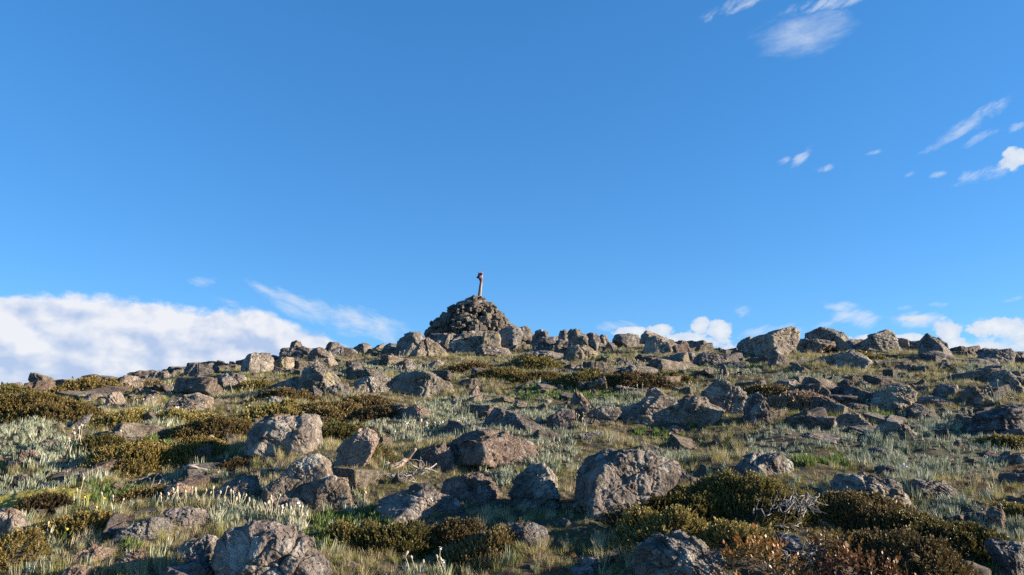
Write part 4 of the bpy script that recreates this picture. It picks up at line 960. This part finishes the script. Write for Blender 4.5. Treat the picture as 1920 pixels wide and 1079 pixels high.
def scatter(name, colct, P, idx, rot, scl, label=None, cat=None):
    me = bpy.data.meshes.new(name); me.vertices.add(len(P)); me.vertices.foreach_set('co', np.asarray(P, np.float32).ravel())
    a = me.attributes.new('pick', 'INT', 'POINT'); a.data.foreach_set('value', np.asarray(idx, np.int32))
    a = me.attributes.new('turn', 'FLOAT_VECTOR', 'POINT'); a.data.foreach_set('vector', np.asarray(rot, np.float32).ravel())
    a = me.attributes.new('size', 'FLOAT', 'POINT'); a.data.foreach_set('value', np.asarray(scl, np.float32))
    o = link(name, me); tag(o, label, cat, None, 'stuff')
    ng = bpy.data.node_groups.new(name, 'GeometryNodeTree')
    ng.interface.new_socket('Geometry', in_out='INPUT', socket_type='NodeSocketGeometry'); ng.interface.new_socket('Geometry', in_out='OUTPUT', socket_type='NodeSocketGeometry')
    N = ng.nodes; Lk = ng.links; gi = N.new('NodeGroupInput'); go = N.new('NodeGroupOutput')
    ip = N.new('GeometryNodeInstanceOnPoints'); ci = N.new('GeometryNodeCollectionInfo'); ci.inputs[0].default_value = colct
    ci.inputs['Separate Children'].default_value = True; ci.inputs['Reset Children'].default_value = True
    def attr(n, ty):
        q = N.new('GeometryNodeInputNamedAttribute'); q.data_type = ty; q.inputs[0].default_value = n; return q.outputs[0]
    Lk.new(gi.outputs[0], ip.inputs['Points']); Lk.new(ci.outputs[0], ip.inputs['Instance']); ip.inputs['Pick Instance'].default_value = True
    Lk.new(attr('pick', 'INT'), ip.inputs['Instance Index'])
    er = N.new('FunctionNodeEulerToRotation'); Lk.new(attr('turn', 'FLOAT_VECTOR'), er.inputs[0]); Lk.new(er.outputs[0], ip.inputs['Rotation'])
    Lk.new(attr('size', 'FLOAT'), ip.inputs['Scale']); Lk.new(ip.outputs[0], go.inputs[0])
    md = o.modifiers.new('scatter', 'NODES'); md.node_group = ng; return o

SILVER = [(50,840,70,45),(40,930,65,45),(130,880,60,28),(60,1035,45,25),(835,800,115,28),(900,765,90,20),(960,800,60,20),(1045,850,60,40),(1150,768,70,14),(1010,775,60,14),
 (1620,748,65,12),(1740,850,140,50),(1805,800,55,30),(1780,965,70,35),(1530,940,60,20),(1880,1000,60,20),(1235,858,60,14),(300,785,50,14),(490,985,70,22),(640,945,45,18),(930,890,50,20),
 (1450,835,50,25),(1560,820,110,20),(1700,900,60,30),(1850,700,50,12),(1050,720,60,10),(750,690,70,10),(330,735,50,10),(620,700,40,8),(1500,712,70,10),(1000,870,50,20),(450,960,40,25),(20,1000,40,30),(110,790,40,10), (1380,700,60,8)]
LEAFY = [(1010,740,50,12),(1100,745,70,12),(1190,762,50,10),(685,970,65,22),(600,1000,35,22),(1500,858,65,25),(1570,868,60,14),(1230,815,45,12),(1650,782,35,8),(200,925,70,22),(385,890,35,12),(1800,990,60,20),(1680,895,45,12),
 (1110,672,40,6),(555,685,30,8),(1345,690,80,8),(1880,830,40,10),(300,830,30,10),(620,810,40,14),(1000,900,30,20),(240,1020,30,16)]
TALL = [(1720,668,110,10),(1500,672,90,10),(1640,690,200,10),(1830,690,100,16),(600,905,40,20),(330,1010,60,20),(470,840,80,18),(430,1010,30,14),(1330,840,90,28),(1300,665,60,8),(900,735,60,14),(1160,665,50,10),(930,655,60,6), (820,665,60,8),(1240,880,60,8)]
def field(E, px, py):
    f = np.full(len(px), -1.)
    for cx, cy, rx, ry in E: f = np.maximum(f, 1 - ((px - cx) / rx) ** 2 - ((py - cy) / ry) ** 2)
    return f
NPT = 170000
U = rng.uniform(-.86, .86, NPT); Yp = rng.uniform(2.6, 28.5, NPT); Xp = U * Yp
nx_ = 26000; Xp[:nx_] = rng.uniform(-9, 9, nx_); Yp[:nx_] = rng.uniform(.6, 7, nx_); Xp[:nx_] += np.sign(Xp[:nx_]) * np.where(np.abs(Xp[:nx_]) < .8 * Yp[:nx_], .8 * Yp[:nx_], 0)
Zp = banked(Xp, Yp, ground(Xp, Yp)); px, py = to_px(Xp, Yp, Zp)
n1 = fbm2(Xp * .9, Yp * .9, 3, 21); n2 = fbm2(Xp * 1.5, Yp * 1.5, 3, 31); n3 = fbm2(Xp * 1.3, Yp * 1.3, 3, 41)
fs = field(SILVER, px, py) + n2 * 1.7 + .36; fl = field(LEAFY, px, py) + n1 * 1.4; ft = field(TALL, px, py) + n3 * 1.0
sh = np.zeros(NPT, bool)
for (sx, sy, wx, wy, ang) in SHRUB_FOOT:
    dx, dy = Xp - sx, Yp - sy; ca, sa = cos(ang), sin(ang)
    sh |= ((dx * ca + dy * sa) / (wx * .92)) ** 2 + ((-dx * sa + dy * ca) / (wy * .92)) ** 2 < 1
for (o, C, S) in rock_info:
    if S[0] > .1:
        sh |= (Xp - C[0]) ** 2 + (Yp - C[1]) ** 2 < (min(S[0], S[1]) * .75) ** 2
r = rng.random(NPT)
kind = np.where(fs > .25, 1, np.where((fl > .18), 2, 0)); kind = np.where(r < .08, rng.integers(0, 2, NPT), kind)
rz = np.stack([rng.normal(0, .18, NPT), rng.normal(0, .18, NPT), rng.uniform(0, 6.28, NPT)], -1)
P = np.stack([Xp, Yp, Zp], -1)
far = (.84 + .012 * np.clip(Yp - 4, 0, 20))
clump = np.clip(.85 + .9 * fbm2(Xp * 3.1, Yp * 3.1, 3, 71), .45, 1.5)
def put(name, cc, m, idx, lo, hi, label, cat):
    m = m & ~sh; n = int(m.sum()); scatter(name, cc, P[m], idx[m], rz[m], rng.uniform(lo, hi, n) * far[m] * clump[m], label, cat)
gi = rng.choice([0, 1, 2, 3, 4], NPT, p=[.17, .31, .12, .20, .20])
dry = n3 + .35 * n1
gi = np.where((dry > .18) & (gi == 1), 0, gi); gi = np.where((dry < -.2) & (gi == 0), 1, gi)
gi = np.where((n1 < -.3) & (rng.random(NPT) < .5), 4, gi)
tallm = (ft > .35) & (rng.random(NPT) < .2); gi = np.where(tallm & (fbm2(Xp * 2.1, Yp * 2.1, 2, 61) > -.05), np.where(rng.random(NPT) < .62, 5, 6), gi)
put('grass', C_grass, (kind == 0), gi, .40, .82, 'short dry and green alpine grass covering the slope', 'grass')
put('silver_ground_cover', C_silver, (kind == 1) & (rng.random(NPT) < .8), rng.integers(0, 3, NPT), .6, 1.15, 'silvery leaf rosettes spread between the rocks', 'foliage')
put('leafy_ground_cover', C_leafy, (kind == 2) & (rng.random(NPT) < .8), rng.integers(0, 2, NPT), .55, 1.05, 'bright green leaf rosettes spread between the rocks', 'foliage')
# loose gravel
peb = []
for k in range(6):
    rs = np.random.default_rng(300 + k); N = rs.normal(size=(9, 3)); N /= np.linalg.norm(N, axis=1)[:, None]; N = np.concatenate([N, np.eye(3), -np.eye(3)])
    S = np.array([1, rs.uniform(.7, 1), rs.uniform(.4, .7)]); V, Fc = shape_rock(N, np.abs(N) @ S * rs.uniform(.7, .95, len(N)), S, 3, 300 + k, rough=.6, cobble=.2)
    me = mesh_np('pebble', V, Fc); me.materials.append(ROCK['brbgyb'[k]]); peb.append(bpy.data.objects.new('pebble', me))
C_peb = protos('pebbles', peb)
ng_ = 2600; Ug = rng.uniform(-.8, .8, ng_); Yg_ = rng.uniform(2.8, 27, ng_); Xg_ = Ug * Yg_
scatter('gravel', C_peb, np.stack([Xg_, Yg_, ground(Xg_, Yg_) + .008], -1), rng.integers(0, 6, ng_), rng.uniform(-.4, 6.3, (ng_, 3)) * [.1, .1, 1], .018 + .05 * rng.random(ng_) ** 2.5 * (1 + .04 * Yg_), 'loose gravel and stone chips lying among the grass', 'gravel')

# moss cushion at the left
mx, my, mz = hit(62, 945); V, Fc = ico(6); Vm = V * [.34, .22, .04]; Vm = Vm[:, :]
Vm = Vm * (1 + .35 * fbm(V * 2.2, 4, 5))[:, None]; Vm[:, 2] = np.maximum(Vm[:, 2], -.03) + ground(Vm[:, 0] + mx, Vm[:, 1] + my) - mz
Vm[:, 2] += .006 * fbm(Vm * 60, 2, 6)
tag(link('moss', mesh_np('moss', Vm, Fc), plain_mat('moss', (.14, .13, .02), (.34, .29, .04), 45, .95, .03), loc=(mx, my, mz + .02)), 'yellow green moss cushion on the damp ground at the left', 'moss', None, 'stuff')
# ---------------------------------------------------------------- flowering plants, one by one
M_stalk = plain_mat('woolly_stalk', (.26, .235, .16), (.42, .38, .28), 80, .9, .0005)
M_head = plain_mat('pale_seed_head', (.30, .26, .17), (.46, .41, .30), 120, .9, .001)
M_petal = plain_mat('white_petals', (.48, .46, .40), (.66, .64, .57), 60, .7, .0003)
M_yel = plain_mat('yellow_flower', (.60, .36, .02), (.78, .52, .04), 90, .7, .0005)
def bud_mesh(sd):
    V, Fc = ico(2); return mesh_np('flower_head', V * [.0065, .0065, .0125] * (1 + .2 * fbm(V * 2 + sd, 2, sd))[:, None], Fc)
def flat_mesh(sd, n=13, R=.02):
    parts = []
    for i in range(n):
        az = i * 2 * pi / n; v, q = blade(R, R * .42, 1.25, az, 1., 2, (0, 0, 0)); parts.append((v, q))
    V, Fc = ico(2); parts.append((V * [R * .4, R * .4, R * .28] + [0, 0, .003], [tuple(f) for f in Fc])); return mesh_mixed('flower_head', parts)
BUDS = [bud_mesh(k) for k in range(3)]; FLATS = [flat_mesh(k, 13, r_) for k, r_ in enumerate((.017, .021, .026))]
YB = mesh_np('flower_head', ico(3)[0] * .0065 * (1 + .15 * fbm(ico(3)[0] * 7, 2, 3))[:, None], ico(3)[1])
def plant(label, stalks, head, sd, leaves='silver', name='daisy_plant', hgt=None, group='stalked alpine daisies', nl=None):
    """stalks: [(px foot, py foot, py top)]"""
    rs = np.random.default_rng(sd)
    mxp = sum(s[0] for s in stalks) / len(stalks); myp = sum(s[1] for s in stalks) / len(stalks)
    X0, Y0, Z0 = hit(mxp, myp); O = np.array([X0, Y0, Z0])
    root = link(name, None, loc=O); tag(root, label, 'flowering plant', group)
    xs = []
    for (x, y, yt) in stalks:
        X, Y, Z = hit(x, y)
        if abs(Y - Y0) > .8: Y = Y0 + .3 * rs.normal(); a, yy_, z_ = ray(x, y); X = a / yy_ * Y; Z = float(ground(X, Y))
        H = max(.05, (y - yt) / F * math.hypot(X, Y) * 1.05) + .015
        xs.append((X, Y, Z))
        lean = rs.normal(0, .17, 2); n = 7; t_ = np.linspace(0, 1, n)
        pts = np.stack([lean[0] * H * t_ ** 1.5 + rs.normal(0, .0025, n), lean[1] * H * t_ ** 1.5, -.01 + (H + .01) * t_], -1) + [X - X0, Y - Y0, Z - Z0]
        rw = .0027 * max(1, (Y / 7) ** .6)
        so = link('flower_stalk', mesh_mixed('flower_stalk', [tube(pts, np.linspace(rw * 1.1, rw * .75, n), 5)]), M_stalk, root)
        hk = head if head != 'mix' else ('bud' if rs.random() < .6 else 'flat')
        if hk == 'yel': me, mt = YB, M_yel
        elif hk == 'bud': me, mt = BUDS[rs.integers(3)], M_head
        else: me, mt = FLATS[rs.integers(3)], M_petal
        ho = link('flower_head', me, mt, so, loc=pts[-1]); ho.scale = [max(1, (Y / 8) ** .5) * rs.uniform(.85, 1.2)] * 3
        ho.rotation_euler = (rs.normal(0, .35), rs.normal(0, .35), rs.uniform(0, 6))
    # leaves
    V, Q, A, o_ = [], [], [], 0
    for (X, Y, Z) in xs:
        for j in range(nl if nl is not None else 16):
            az = rs.uniform(0, 6.28); r_ = rs.uniform(0, .05)
            wl = (.006, .010) if leaves == 'silver' else (.011, .016)
            v, q = blade(rs.uniform(.05, .10), rs.uniform(*wl), rs.uniform(.15, .9), az, .8, 3, (X - X0 + r_ * cos(az), Y - Y0 + r_ * sin(az), Z - Z0 - .005))
            V.append(v); Q += [tuple(k + o_ for k in f) for f in q]; A += [rs.uniform()] * 3; o_ += len(v)
    if V: link('leaves', mesh_np('leaves', np.concatenate(V), np.array(Q), True, {'var': ('FACE', A)}), M_silver if leaves == 'silver' else M_leafy, root)
def row(x0, x1, y, yt, n, sd, jy=6, jt=7):
    rs = np.random.default_rng(sd); return [(x0 + (x1 - x0) * (k + .5) / n + rs.uniform(-3, 3), y + rs.uniform(-jy, jy) * .6, yt + rs.uniform(-jt, jt)) for k in range(n)]
PL = [
 ('four short white stalks at the left end of the stalk row behind the furrowed slab', row(286, 308, 957, 942, 4, 1), 'bud'),
 ('five white bud stalks in the middle of the row behind the furrowed slab', row(314, 344, 952, 930, 5, 2), 'bud'),
 ('six spaced white bud stalks at the right of the row behind the furrowed slab', row(346, 382, 950, 926, 5, 3), 'bud'),
 ('two white stalks and a forked dry one in front of the smooth shaded boulder', row(388, 420, 955, 927, 4, 4), 'bud'),
 ('dense bud stalks behind the left end of the foreground giant boulder', row(430, 448, 970, 940, 7, 5, 5, 9), 'bud'),
 ('three bud stalks standing right of the dense group behind the foreground giant', row(452, 480, 972, 948, 3, 6), 'bud'),
 ('group of tall pale stalks leaning behind the crest of the foreground giant', row(494, 513, 982, 948, 7, 7, 5, 10), 'bud'),
 ('pale stalks with thick heads on the right behind the foreground giant crest', row(516, 545, 992, 966, 8, 8, 6, 8), 'mix'),
 ('last tall stalks right of the foreground giant crest, one with a flat white head', row(548, 568, 1002, 970, 5, 9, 6, 8), 'mix'),
 ('pair of tall pale stalks standing alone on the left behind green leaves', [(142, 948, 928), (147, 950, 914)], 'bud'),
 ('lone tan stalk left of the broad furrowed slab', [(194, 973, 941)], 'bud'),
 ('two tan stalks just left of the broad furrowed slab', [(214, 968, 943), (222, 970, 948)], 'bud'),
 ('single small bud stalk at the left edge above the reddish flat boulder', [(24, 1005, 996)], 'bud'),
 ('single bud stalk beside the thin brown slab at the left', [(88, 1012, 994)], 'bud'),
 ('cluster of white flower heads on stalks in the upper left silver patch', row(112, 130, 850, 838, 3, 10) + [(137, 845, 828), (140, 840, 822)], 'flat'),
 ('three tall white flower stalks standing above the upper left silver patch', [(148, 845, 812), (153, 850, 818), (144, 838, 810)], 'flat'),
 ('single white daisy on a tall stalk left of the large golden shrub', [(229, 836, 817)], 'flat'),
 ('white daisy on a thin stalk at the left side of the pitted square boulder', [(460, 850, 830)], 'flat'),
 ('small white daisy in dark heath left of the pitted square boulder', [(395, 836, 826)], 'flat'),
 ('white flower at the far left end of the central silver patch', [(739, 830, 816)], 'flat'),
 ('crowded white everlastings in the left of the central silver patch', row(756, 775, 826, 800, 6, 11, 8, 5), 'flat'),
 ('crowded white everlastings in the middle of the central silver patch', row(790, 808, 822, 800, 6, 12, 6, 5), 'flat'),
 ('five white everlastings leaning right in the central silver patch', row(812, 838, 818, 796, 5, 13, 5, 4), 'flat'),
 ('four white everlastings at the right end of the central silver patch', row(843, 873, 814, 795, 4, 14, 5, 4), 'flat'),
 ('two headed white flower in front of the wide domed boulder', [(868, 884, 854), (864, 884, 862)], 'flat'),
 ('large white daisy standing against the dark boulder above the domed one', [(951, 808, 792), (945, 808, 797)], 'flat'),
 ('white daisy in the green leaves right of the split boulder pile', [(642, 955, 932)], 'flat'),
 ('slim white stalks among the green leaves right of the split boulder pile', [(682, 955, 927), (690, 965, 934)], 'bud'),
 ('lone pale stalk rising from the wide olive heath at the bottom centre', [(742, 992, 970)], 'bud'),
 ('white headed stalk in front of the boulder under the white branches', [(811, 982, 950)], 'flat'),
 ('left pair of pale stalks rising from the bottom edge', [(761, 1085, 1051), (780, 1087, 1057)], 'bud'),
 ('short pale stalk between the bottom edge pairs', [(791, 1088, 1064)], 'bud'),
 ('tallest clustered stalks at the bottom edge with a many budded head', [(826, 1088, 1043), (832, 1088, 1056), (835, 1088, 1058), (820, 1090, 1066)], 'mix'),
 ('pair of white stalks left of the dark shadowed slope by the cobbled slab', [(971, 808, 792), (985, 808, 793)], 'bud'),
 ('pale stalk group in front of the long low boulder near the centre', row(1076, 1100, 805, 786, 5, 15, 5, 6), 'bud'),
 ('two pale stalks on the thin slab below the cobbled slab', [(1095, 818, 802), (1120, 822, 814)], 'bud'),
 ('row of bright white stalks under the leaning dark faced block', row(1185, 1212, 694, 681, 7, 16, 2, 3), 'bud'),
 ('short stalks in grass left of the bright row under the dark faced block', row(1150, 1180, 694, 683, 4, 17, 2, 3), 'bud'),
 ('row of white stalks among leaves above the cobbled slab', row(1160, 1206, 745, 730, 8, 18, 3, 4), 'bud'),
 ('scattered white stalks in the grass left of the blue grey lichened boulder', row(1285, 1312, 735, 722, 5, 19, 3, 4), 'bud'),
 ('white stalks in front of the small upright reddish stone', row(1345, 1362, 712, 700, 3, 20, 2, 3), 'bud'),
 ('white stalks standing behind the low cracked slab, left part', row(1446, 1500, 716, 704, 6, 21, 3, 3), 'mix'),
 ('white stalks standing behind the low cracked slab, right part', row(1505, 1562, 724, 710, 7, 22, 3, 4), 'bud'),
 ('three white stalks in front of the shaded grass near the right edge', row(1772, 1790, 725, 708, 3, 23, 2, 2), 'bud'),
 ('dry stalks beside the reddish faced wedge boulder', row(1848, 1868, 758, 740, 4, 24, 3, 4), 'bud'),
 ('tall thin stalk with a tiny white flower beneath the peaked spotted boulder', [(1875, 752, 725), (1867, 755, 735)], 'flat'),
 ('four stalks standing at the left of the shaded outcrop by the right edge', row(1803, 1824, 798, 779, 5, 25, 3, 4), 'bud'),
 ('two stalks standing against the shaded outcrop by the right edge', [(1856, 803, 785), (1864, 803, 790)], 'bud'),
 ('single stalk before the left end of the long lichen block', [(1573, 925, 902)], 'bud'),
 ('single stalk before the middle of the long lichen block', [(1627, 940, 911)], 'bud'),
 ('stalk pair before the white lichen patch of the long block', [(1651, 943, 914), (1645, 945, 934)], 'bud'),
 ('white stalk beside the low brown rock near the right edge', [(1841, 990, 970)], 'bud'),
 ('white stalk in front of the upright brown rock near the right edge', [(1887, 1000, 966)], 'bud'),
 ('tall curved stalk in grass at the right edge', [(1868, 925, 888)], 'bud'),
 ('white daisies in the silver leaves behind the long lichen block', [(1697, 893, 883), (1690, 893, 884)], 'flat'),
 ('silver daisy rosette with one white flower at the right edge', [(1862, 872, 858), (1850, 875, 866)], 'flat'),
 ('left half of the pale stalk row above the large lichened pair', row(728, 762, 700, 690, 8, 26, 2, 2), 'bud'),
 ('right half of the pale stalk row above the large lichened pair', row(766, 800, 699, 689, 8, 27, 2, 2), 'bud'),
 ('three pale stalks on the brown mat right below the cairn', row(952, 962, 686, 673, 3, 28, 1, 2), 'bud'),
 ('pale stalks at the foot of the sunlit wedge left of the cairn', row(748, 780, 672, 662, 5, 29, 2, 2), 'bud'),
 ('thin stalks scattered behind the domed slab on the left slope', row(300, 350, 735, 724, 6, 30, 4, 3), 'bud'),
 ('stalks in the grass left of the bright mottled tor boulder', row(420, 480, 738, 727, 6, 31, 4, 3), 'bud'),
 ('pale flowering stalks beside the domed slab, on its left', row(245, 290, 765, 752, 5, 32, 4, 3), 'mix'),
 ('small white flowers just right of the domed slab front', row(308, 345, 790, 776, 5, 33, 4, 4), 'flat'),
]
for i, (lab, st, hd_) in enumerate(PL): plant(lab, st, hd_, 2000 + i)
for i, (x, y, yt, lab) in enumerate([(157, 952, 944, 'yellow button flower left of the lone tan stalk'), (181, 972, 965, 'pair of yellow button flowers at the left of the furrowed slab'), (196, 955, 947, 'small yellow flower above the pair of yellow buttons'), (75, 1042, 1034, 'yellow flower in the dark herbs near the bottom left'), (408, 903, 895, 'bright yellow flower in front of the twisted dead branch'), (92, 948, 941, 'little yellow flower beside the moss cushion'), (125, 1016, 1008, 'yellow button flower near the flat reddish boulder'), (1560, 735, 729, 'yellow flowers before the bluish rock of the close pair')]):
    plant(lab, [(x, y, yt)] + ([(x - 4, y, yt + 2)] if 'pair' in lab or 'flowers' in lab else []), 'yel', 2500 + i, 'leafy', 'yellow_daisy', group='yellow button flowers', nl=8)

# ---------------------------------------------------------------- light, sky, clouds
SUN_AZ, SUN_EL = radians(92), radians(16)
sd_ = bpy.data.lights.new('sun', 'SUN'); so_ = bpy.data.objects.new('sun', sd_); col.objects.link(so_)
sd_.energy = 5.0; sd_.angle = radians(.5); sd_.color = (1, .82, .62)
import mathutils
dv = mathutils.Vector((cos(SUN_EL) * sin(SUN_AZ), cos(SUN_EL) * cos(SUN_AZ), sin(SUN_EL)))
so_.rotation_euler = dv.to_track_quat('Z', 'Y').to_euler(); so_.location = (20, 0, 20)
EXPO = 1.6; SKY_S = .0594
w = bpy.data.worlds.new('World'); scene.world = w; w.use_nodes = True; t = NT(w.node_tree)
for n in list(t.n): t.n.remove(n)
wo = t.new('ShaderNodeOutputWorld')
sky = t.new('ShaderNodeTexSky', sky_type='NISHITA', sun_disc=False, sun_elevation=SUN_EL, sun_rotation=SUN_AZ, altitude=1500., air_density=1.0, dust_density=.25, ozone_density=2.)
skyc = t.new('ShaderNodeHueSaturation', i_Hue=.5, i_Saturation=1.3, i_Value=1., i_Color=sky.outputs[0]).outputs[0]
skyc = t.mix(1., t.new('ShaderNodeGamma', i_Color=skyc, i_Gamma=.6).outputs[0], (.79, 1.42, 2.13), 'MULTIPLY')
g = t.new('ShaderNodeTexCoord').outputs['Generated']
sx = t.new('ShaderNodeSeparateXYZ', i_0=g)
X_, Y_, Z_ = sx.outputs
az = t.m('ARCTAN2', X_, Y_); el = t.m('ARCSINE', Z_)
# slow domain warp gives every cloud a billowed rim
aev = t.new('ShaderNodeCombineXYZ', i_X=az, i_Y=el, i_Z=0.).outputs[0]
def sc3(v, k): return t.new('ShaderNodeVectorMath', operation='MULTIPLY', i_0=v, i_1=k).outputs[0]
def add3(v, k): return t.new('ShaderNodeVectorMath', operation='ADD', i_0=v, i_1=k).outputs[0]
def px2ae(px, py):
    a, y, z = ray(px, py); n = math.sqrt(a*a + y*y + z*z); return math.atan2(a, y), math.asin(z / n)
def blobs(L, az, el):
    res = None
    for (cx, cy, rx, ry, rot, wt) in L:
        a0, e0 = px2ae(cx, cy); rx_, ry_ = rx / F, ry / F; c_, s_ = cos(radians(rot)), sin(radians(rot))
        dx = t.m('SUBTRACT', az, a0); dy = t.m('SUBTRACT', el, e0)
        p = t.m('ADD', t.m('MULTIPLY', dx, c_ / rx_), t.m('MULTIPLY', dy, s_ / rx_)); q = t.m('ADD', t.m('MULTIPLY', dx, -s_ / ry_), t.m('MULTIPLY', dy, c_ / ry_))
        d2_ = t.m('ADD', t.m('MULTIPLY', p, p), t.m('MULTIPLY', q, q)); v = t.m('SUBTRACT', wt, d2_)
        res = v if res is None else t.m('MAXIMUM', res, v)
    return t.m('MAXIMUM', res, -3.)
# heavy bank and cumulus heads
BANK = [(-60, 690, 300, 108, 0, 1.2), (150, 690, 260, 112, 0, 1.2), (330, 690, 240, 104, -4, 1.2), (460, 690, 190, 100, -8, 1.1), (585, 664, 95, 44, -16, .8), (-500, 690, 400, 108, 0, 1.2), (560, 700, 200, 50, 0, 1.)]
CUM = [(1190, 625, 60, 12, 0, .9), (1240, 620, 40, 14, 0, .9), (1313, 612, 18, 20, 0, 1.), (1345, 624, 26, 22, 0, 1.), (1290, 642, 95, 22, 0, 1.), (1905, 300, 26, 18, 10, 1.), (1778, 622, 22, 24, 0, 1.), (1782, 650, 30, 22, 0, 1.), (1870, 613, 55, 16, 8, .8), (1700, 640, 42, 14, 0, .7), (1710, 597, 30, 8, 0, .8), (1615, 640, 26, 12, 0, .7), (1850, 655, 70, 14, 0, .7), (2100, 620, 160, 40, 0, 1.), (-1500, 700, 500, 60, 0, .9), (3300, 690, 600, 60, 0, .9)]
WISP = [(1585, 595, 30, 12, -10, 1.), (1622, 600, 34, 18, -25, 1.), (1568, 576, 26, 9, -15, .9), (1715, 600, 44, 14, 0, 1.), (700, 610, 90, 34, -14, .8), (600, 590, 120, 26, -20, .8), (500, 548, 55, 13, -28, .75), (383, 528, 28, 11, 0, .7), (440, 570, 40, 10, -12, .6), (1505, 64, 92, 36, -1, .85), (1395, 6, 65, 16, 10, .75), (1575, 0, 90, 14, 0, .8), (1350, 22, 60, 14, 14, .4),
        (1815, 236, 78, 14, 24, .8), (1832, 262, 44, 9, 20, .7), (1910, 236, 30, 8, 15, .6), (1505, 294, 26, 9, 38, .85), (1468, 302, 14, 8, 30, .6), (1543, 317, 26, 8, 3, .7), (1850, 325, 55, 13, 8, .7), (1763, 328, 16, 6, 0, .6), (1708, 328, 14, 6, 30, .5), (1390, 584, 22, 14, 0, .6), (1445, 622, 110, 12, 6, .8), (1640, 286, 22, 5, 5, .4),
        (1840, 600, 34, 6, 8, .6), (1760, 571, 18, 6, 0, .5), (1880, 640, 90, 12, 4, .7), (1590, 572, 40, 8, -10, .5), (1700, 577, 24, 6, 0, .45), (1880, 566, 40, 5, 8, .4), (250, 520, 50, 6, 0, .0), (700, 582, 40, 6, -8, .4), (1160, 612, 50, 12, 0, .6)]
nb = t.noise(sc3(aev, (1., 1.35, 1.)), 13., 10, .60, .1); nb2 = t.noise(sc3(add3(aev, (-.006, -.009, 0)), (1., 1.35, 1.)), 13., 10, .60, .1)
ncu = t.noise(sc3(aev, (1., 1.2, 1.)), 34., 9, .6, .1)
def rotn(deg, st, sc_):
    r_ = radians(deg); return t.noise(t.new('ShaderNodeCombineXYZ', i_X=t.m('ADD', t.m('MULTIPLY', az, cos(r_)), t.m('MULTIPLY', el, sin(r_))), i_Y=t.m('MULTIPLY', t.m('ADD', t.m('MULTIPLY', az, -sin(r_)), t.m('MULTIPLY', el, cos(r_))), st), i_Z=.3).outputs[0], sc_, 10, .68, .35)
bank = t.m('ADD', blobs(BANK, az, el), t.m('MULTIPLY', t.m('SUBTRACT', nb, .5), 1.9))
cum = t.m('ADD', blobs(CUM, az, el), t.m('MULTIPLY', t.m('SUBTRACT', ncu, .5), 4.0))
LENS = next(w_ for w_ in WISP if w_[0] == 1505 and w_[2] == 92)
WL = [w_ for w_ in WISP if w_[0] < 1200]; WR = [w_ for w_ in WISP if w_[0] >= 1200 and w_ is not LENS]
wsp = t.m('MAXIMUM', t.m('ADD', blobs(WL, az, el), t.m('MULTIPLY', t.m('SUBTRACT', rotn(-20, 2.6, 17.), .5), 4.6)), t.m('ADD', blobs(WR, az, el), t.m('MULTIPLY', t.m('SUBTRACT', rotn(24, 2.6, 26.), .5), 4.6)))
lens = t.m('ADD', blobs([LENS], az, el), t.m('MULTIPLY', t.m('SUBTRACT', rotn(3, 2.8, 20.), .5), 2.6))
a_bank = t.m('MULTIPLY', t.step(bank, -.04, .30), .97); a_cum = t.m('MULTIPLY', t.step(cum, 0., .5), .97)
a_w = t.m('MAXIMUM', t.m('MULTIPLY', t.step(wsp, -.2, 1.8), .74), t.m('MULTIPLY', t.step(lens, -.4, 1.7), .62))
# shape of light on the bank: billows facing the sun are bright, hollows and base fall to blue grey
n5 = lambda v_: t.noise(sc3(v_, (1., 1.35, 1.)), 15., 4, .5, .1)
rel = t.m('MULTIPLY', t.m('SUBTRACT', n5(aev), n5(add3(aev, (-.008, -.011, 0)))), 4.6)
low = t.step(el, px2ae(200, 735)[1], px2ae(200, 580)[1])
lit = t.m('ADD', t.m('ADD', t.m('MULTIPLY', low, .62), rel), t.m('ADD', t.m('MULTIPLY', t.m('SUBTRACT', t.noise(aev, 7.5, 6, .55), .5), 1.2), .20), clamp=True)
K = 1 / (SKY_S * 2 ** EXPO)
def kc(r, g_, b_): return (r * K, g_ * K, b_ * K)
cb = t.mix(lit, kc(.48, .60, .83), kc(.88, .89, .94))
cc = t.mix(t.m('ADD', t.m('MULTIPLY', t.step(cum, .2, 1.6), .55), t.m('MULTIPLY', t.m('SUBTRACT', ncu, .5), .9), clamp=True), kc(.66, .76, .90), kc(.97, .97, .97))
cl = t.mix(a_w, skyc, kc(.72, .80, .92)); cl = t.mix(a_bank, cl, cb); cl = t.mix(a_cum, cl, cc)
bgn = t.new('ShaderNodeBackground', i_Color=cl, i_Strength=SKY_S); t.l.new(bgn.outputs[0], wo.inputs[0])
try: w.cycles.sampling_method = 'MANUAL'; w.cycles.sample_map_resolution = 512
except Exception as e: print(e)
v = scene.view_settings; v.view_transform = 'Standard'; v.look = 'None'; v.gamma = 1; v.exposure = EXPO; v.use_curve_mapping = False
scene.cycles.max_bounces = 5; scene.cycles.diffuse_bounces = 3; scene.cycles.transparent_max_bounces = 4
scene.cycles.use_denoising = False
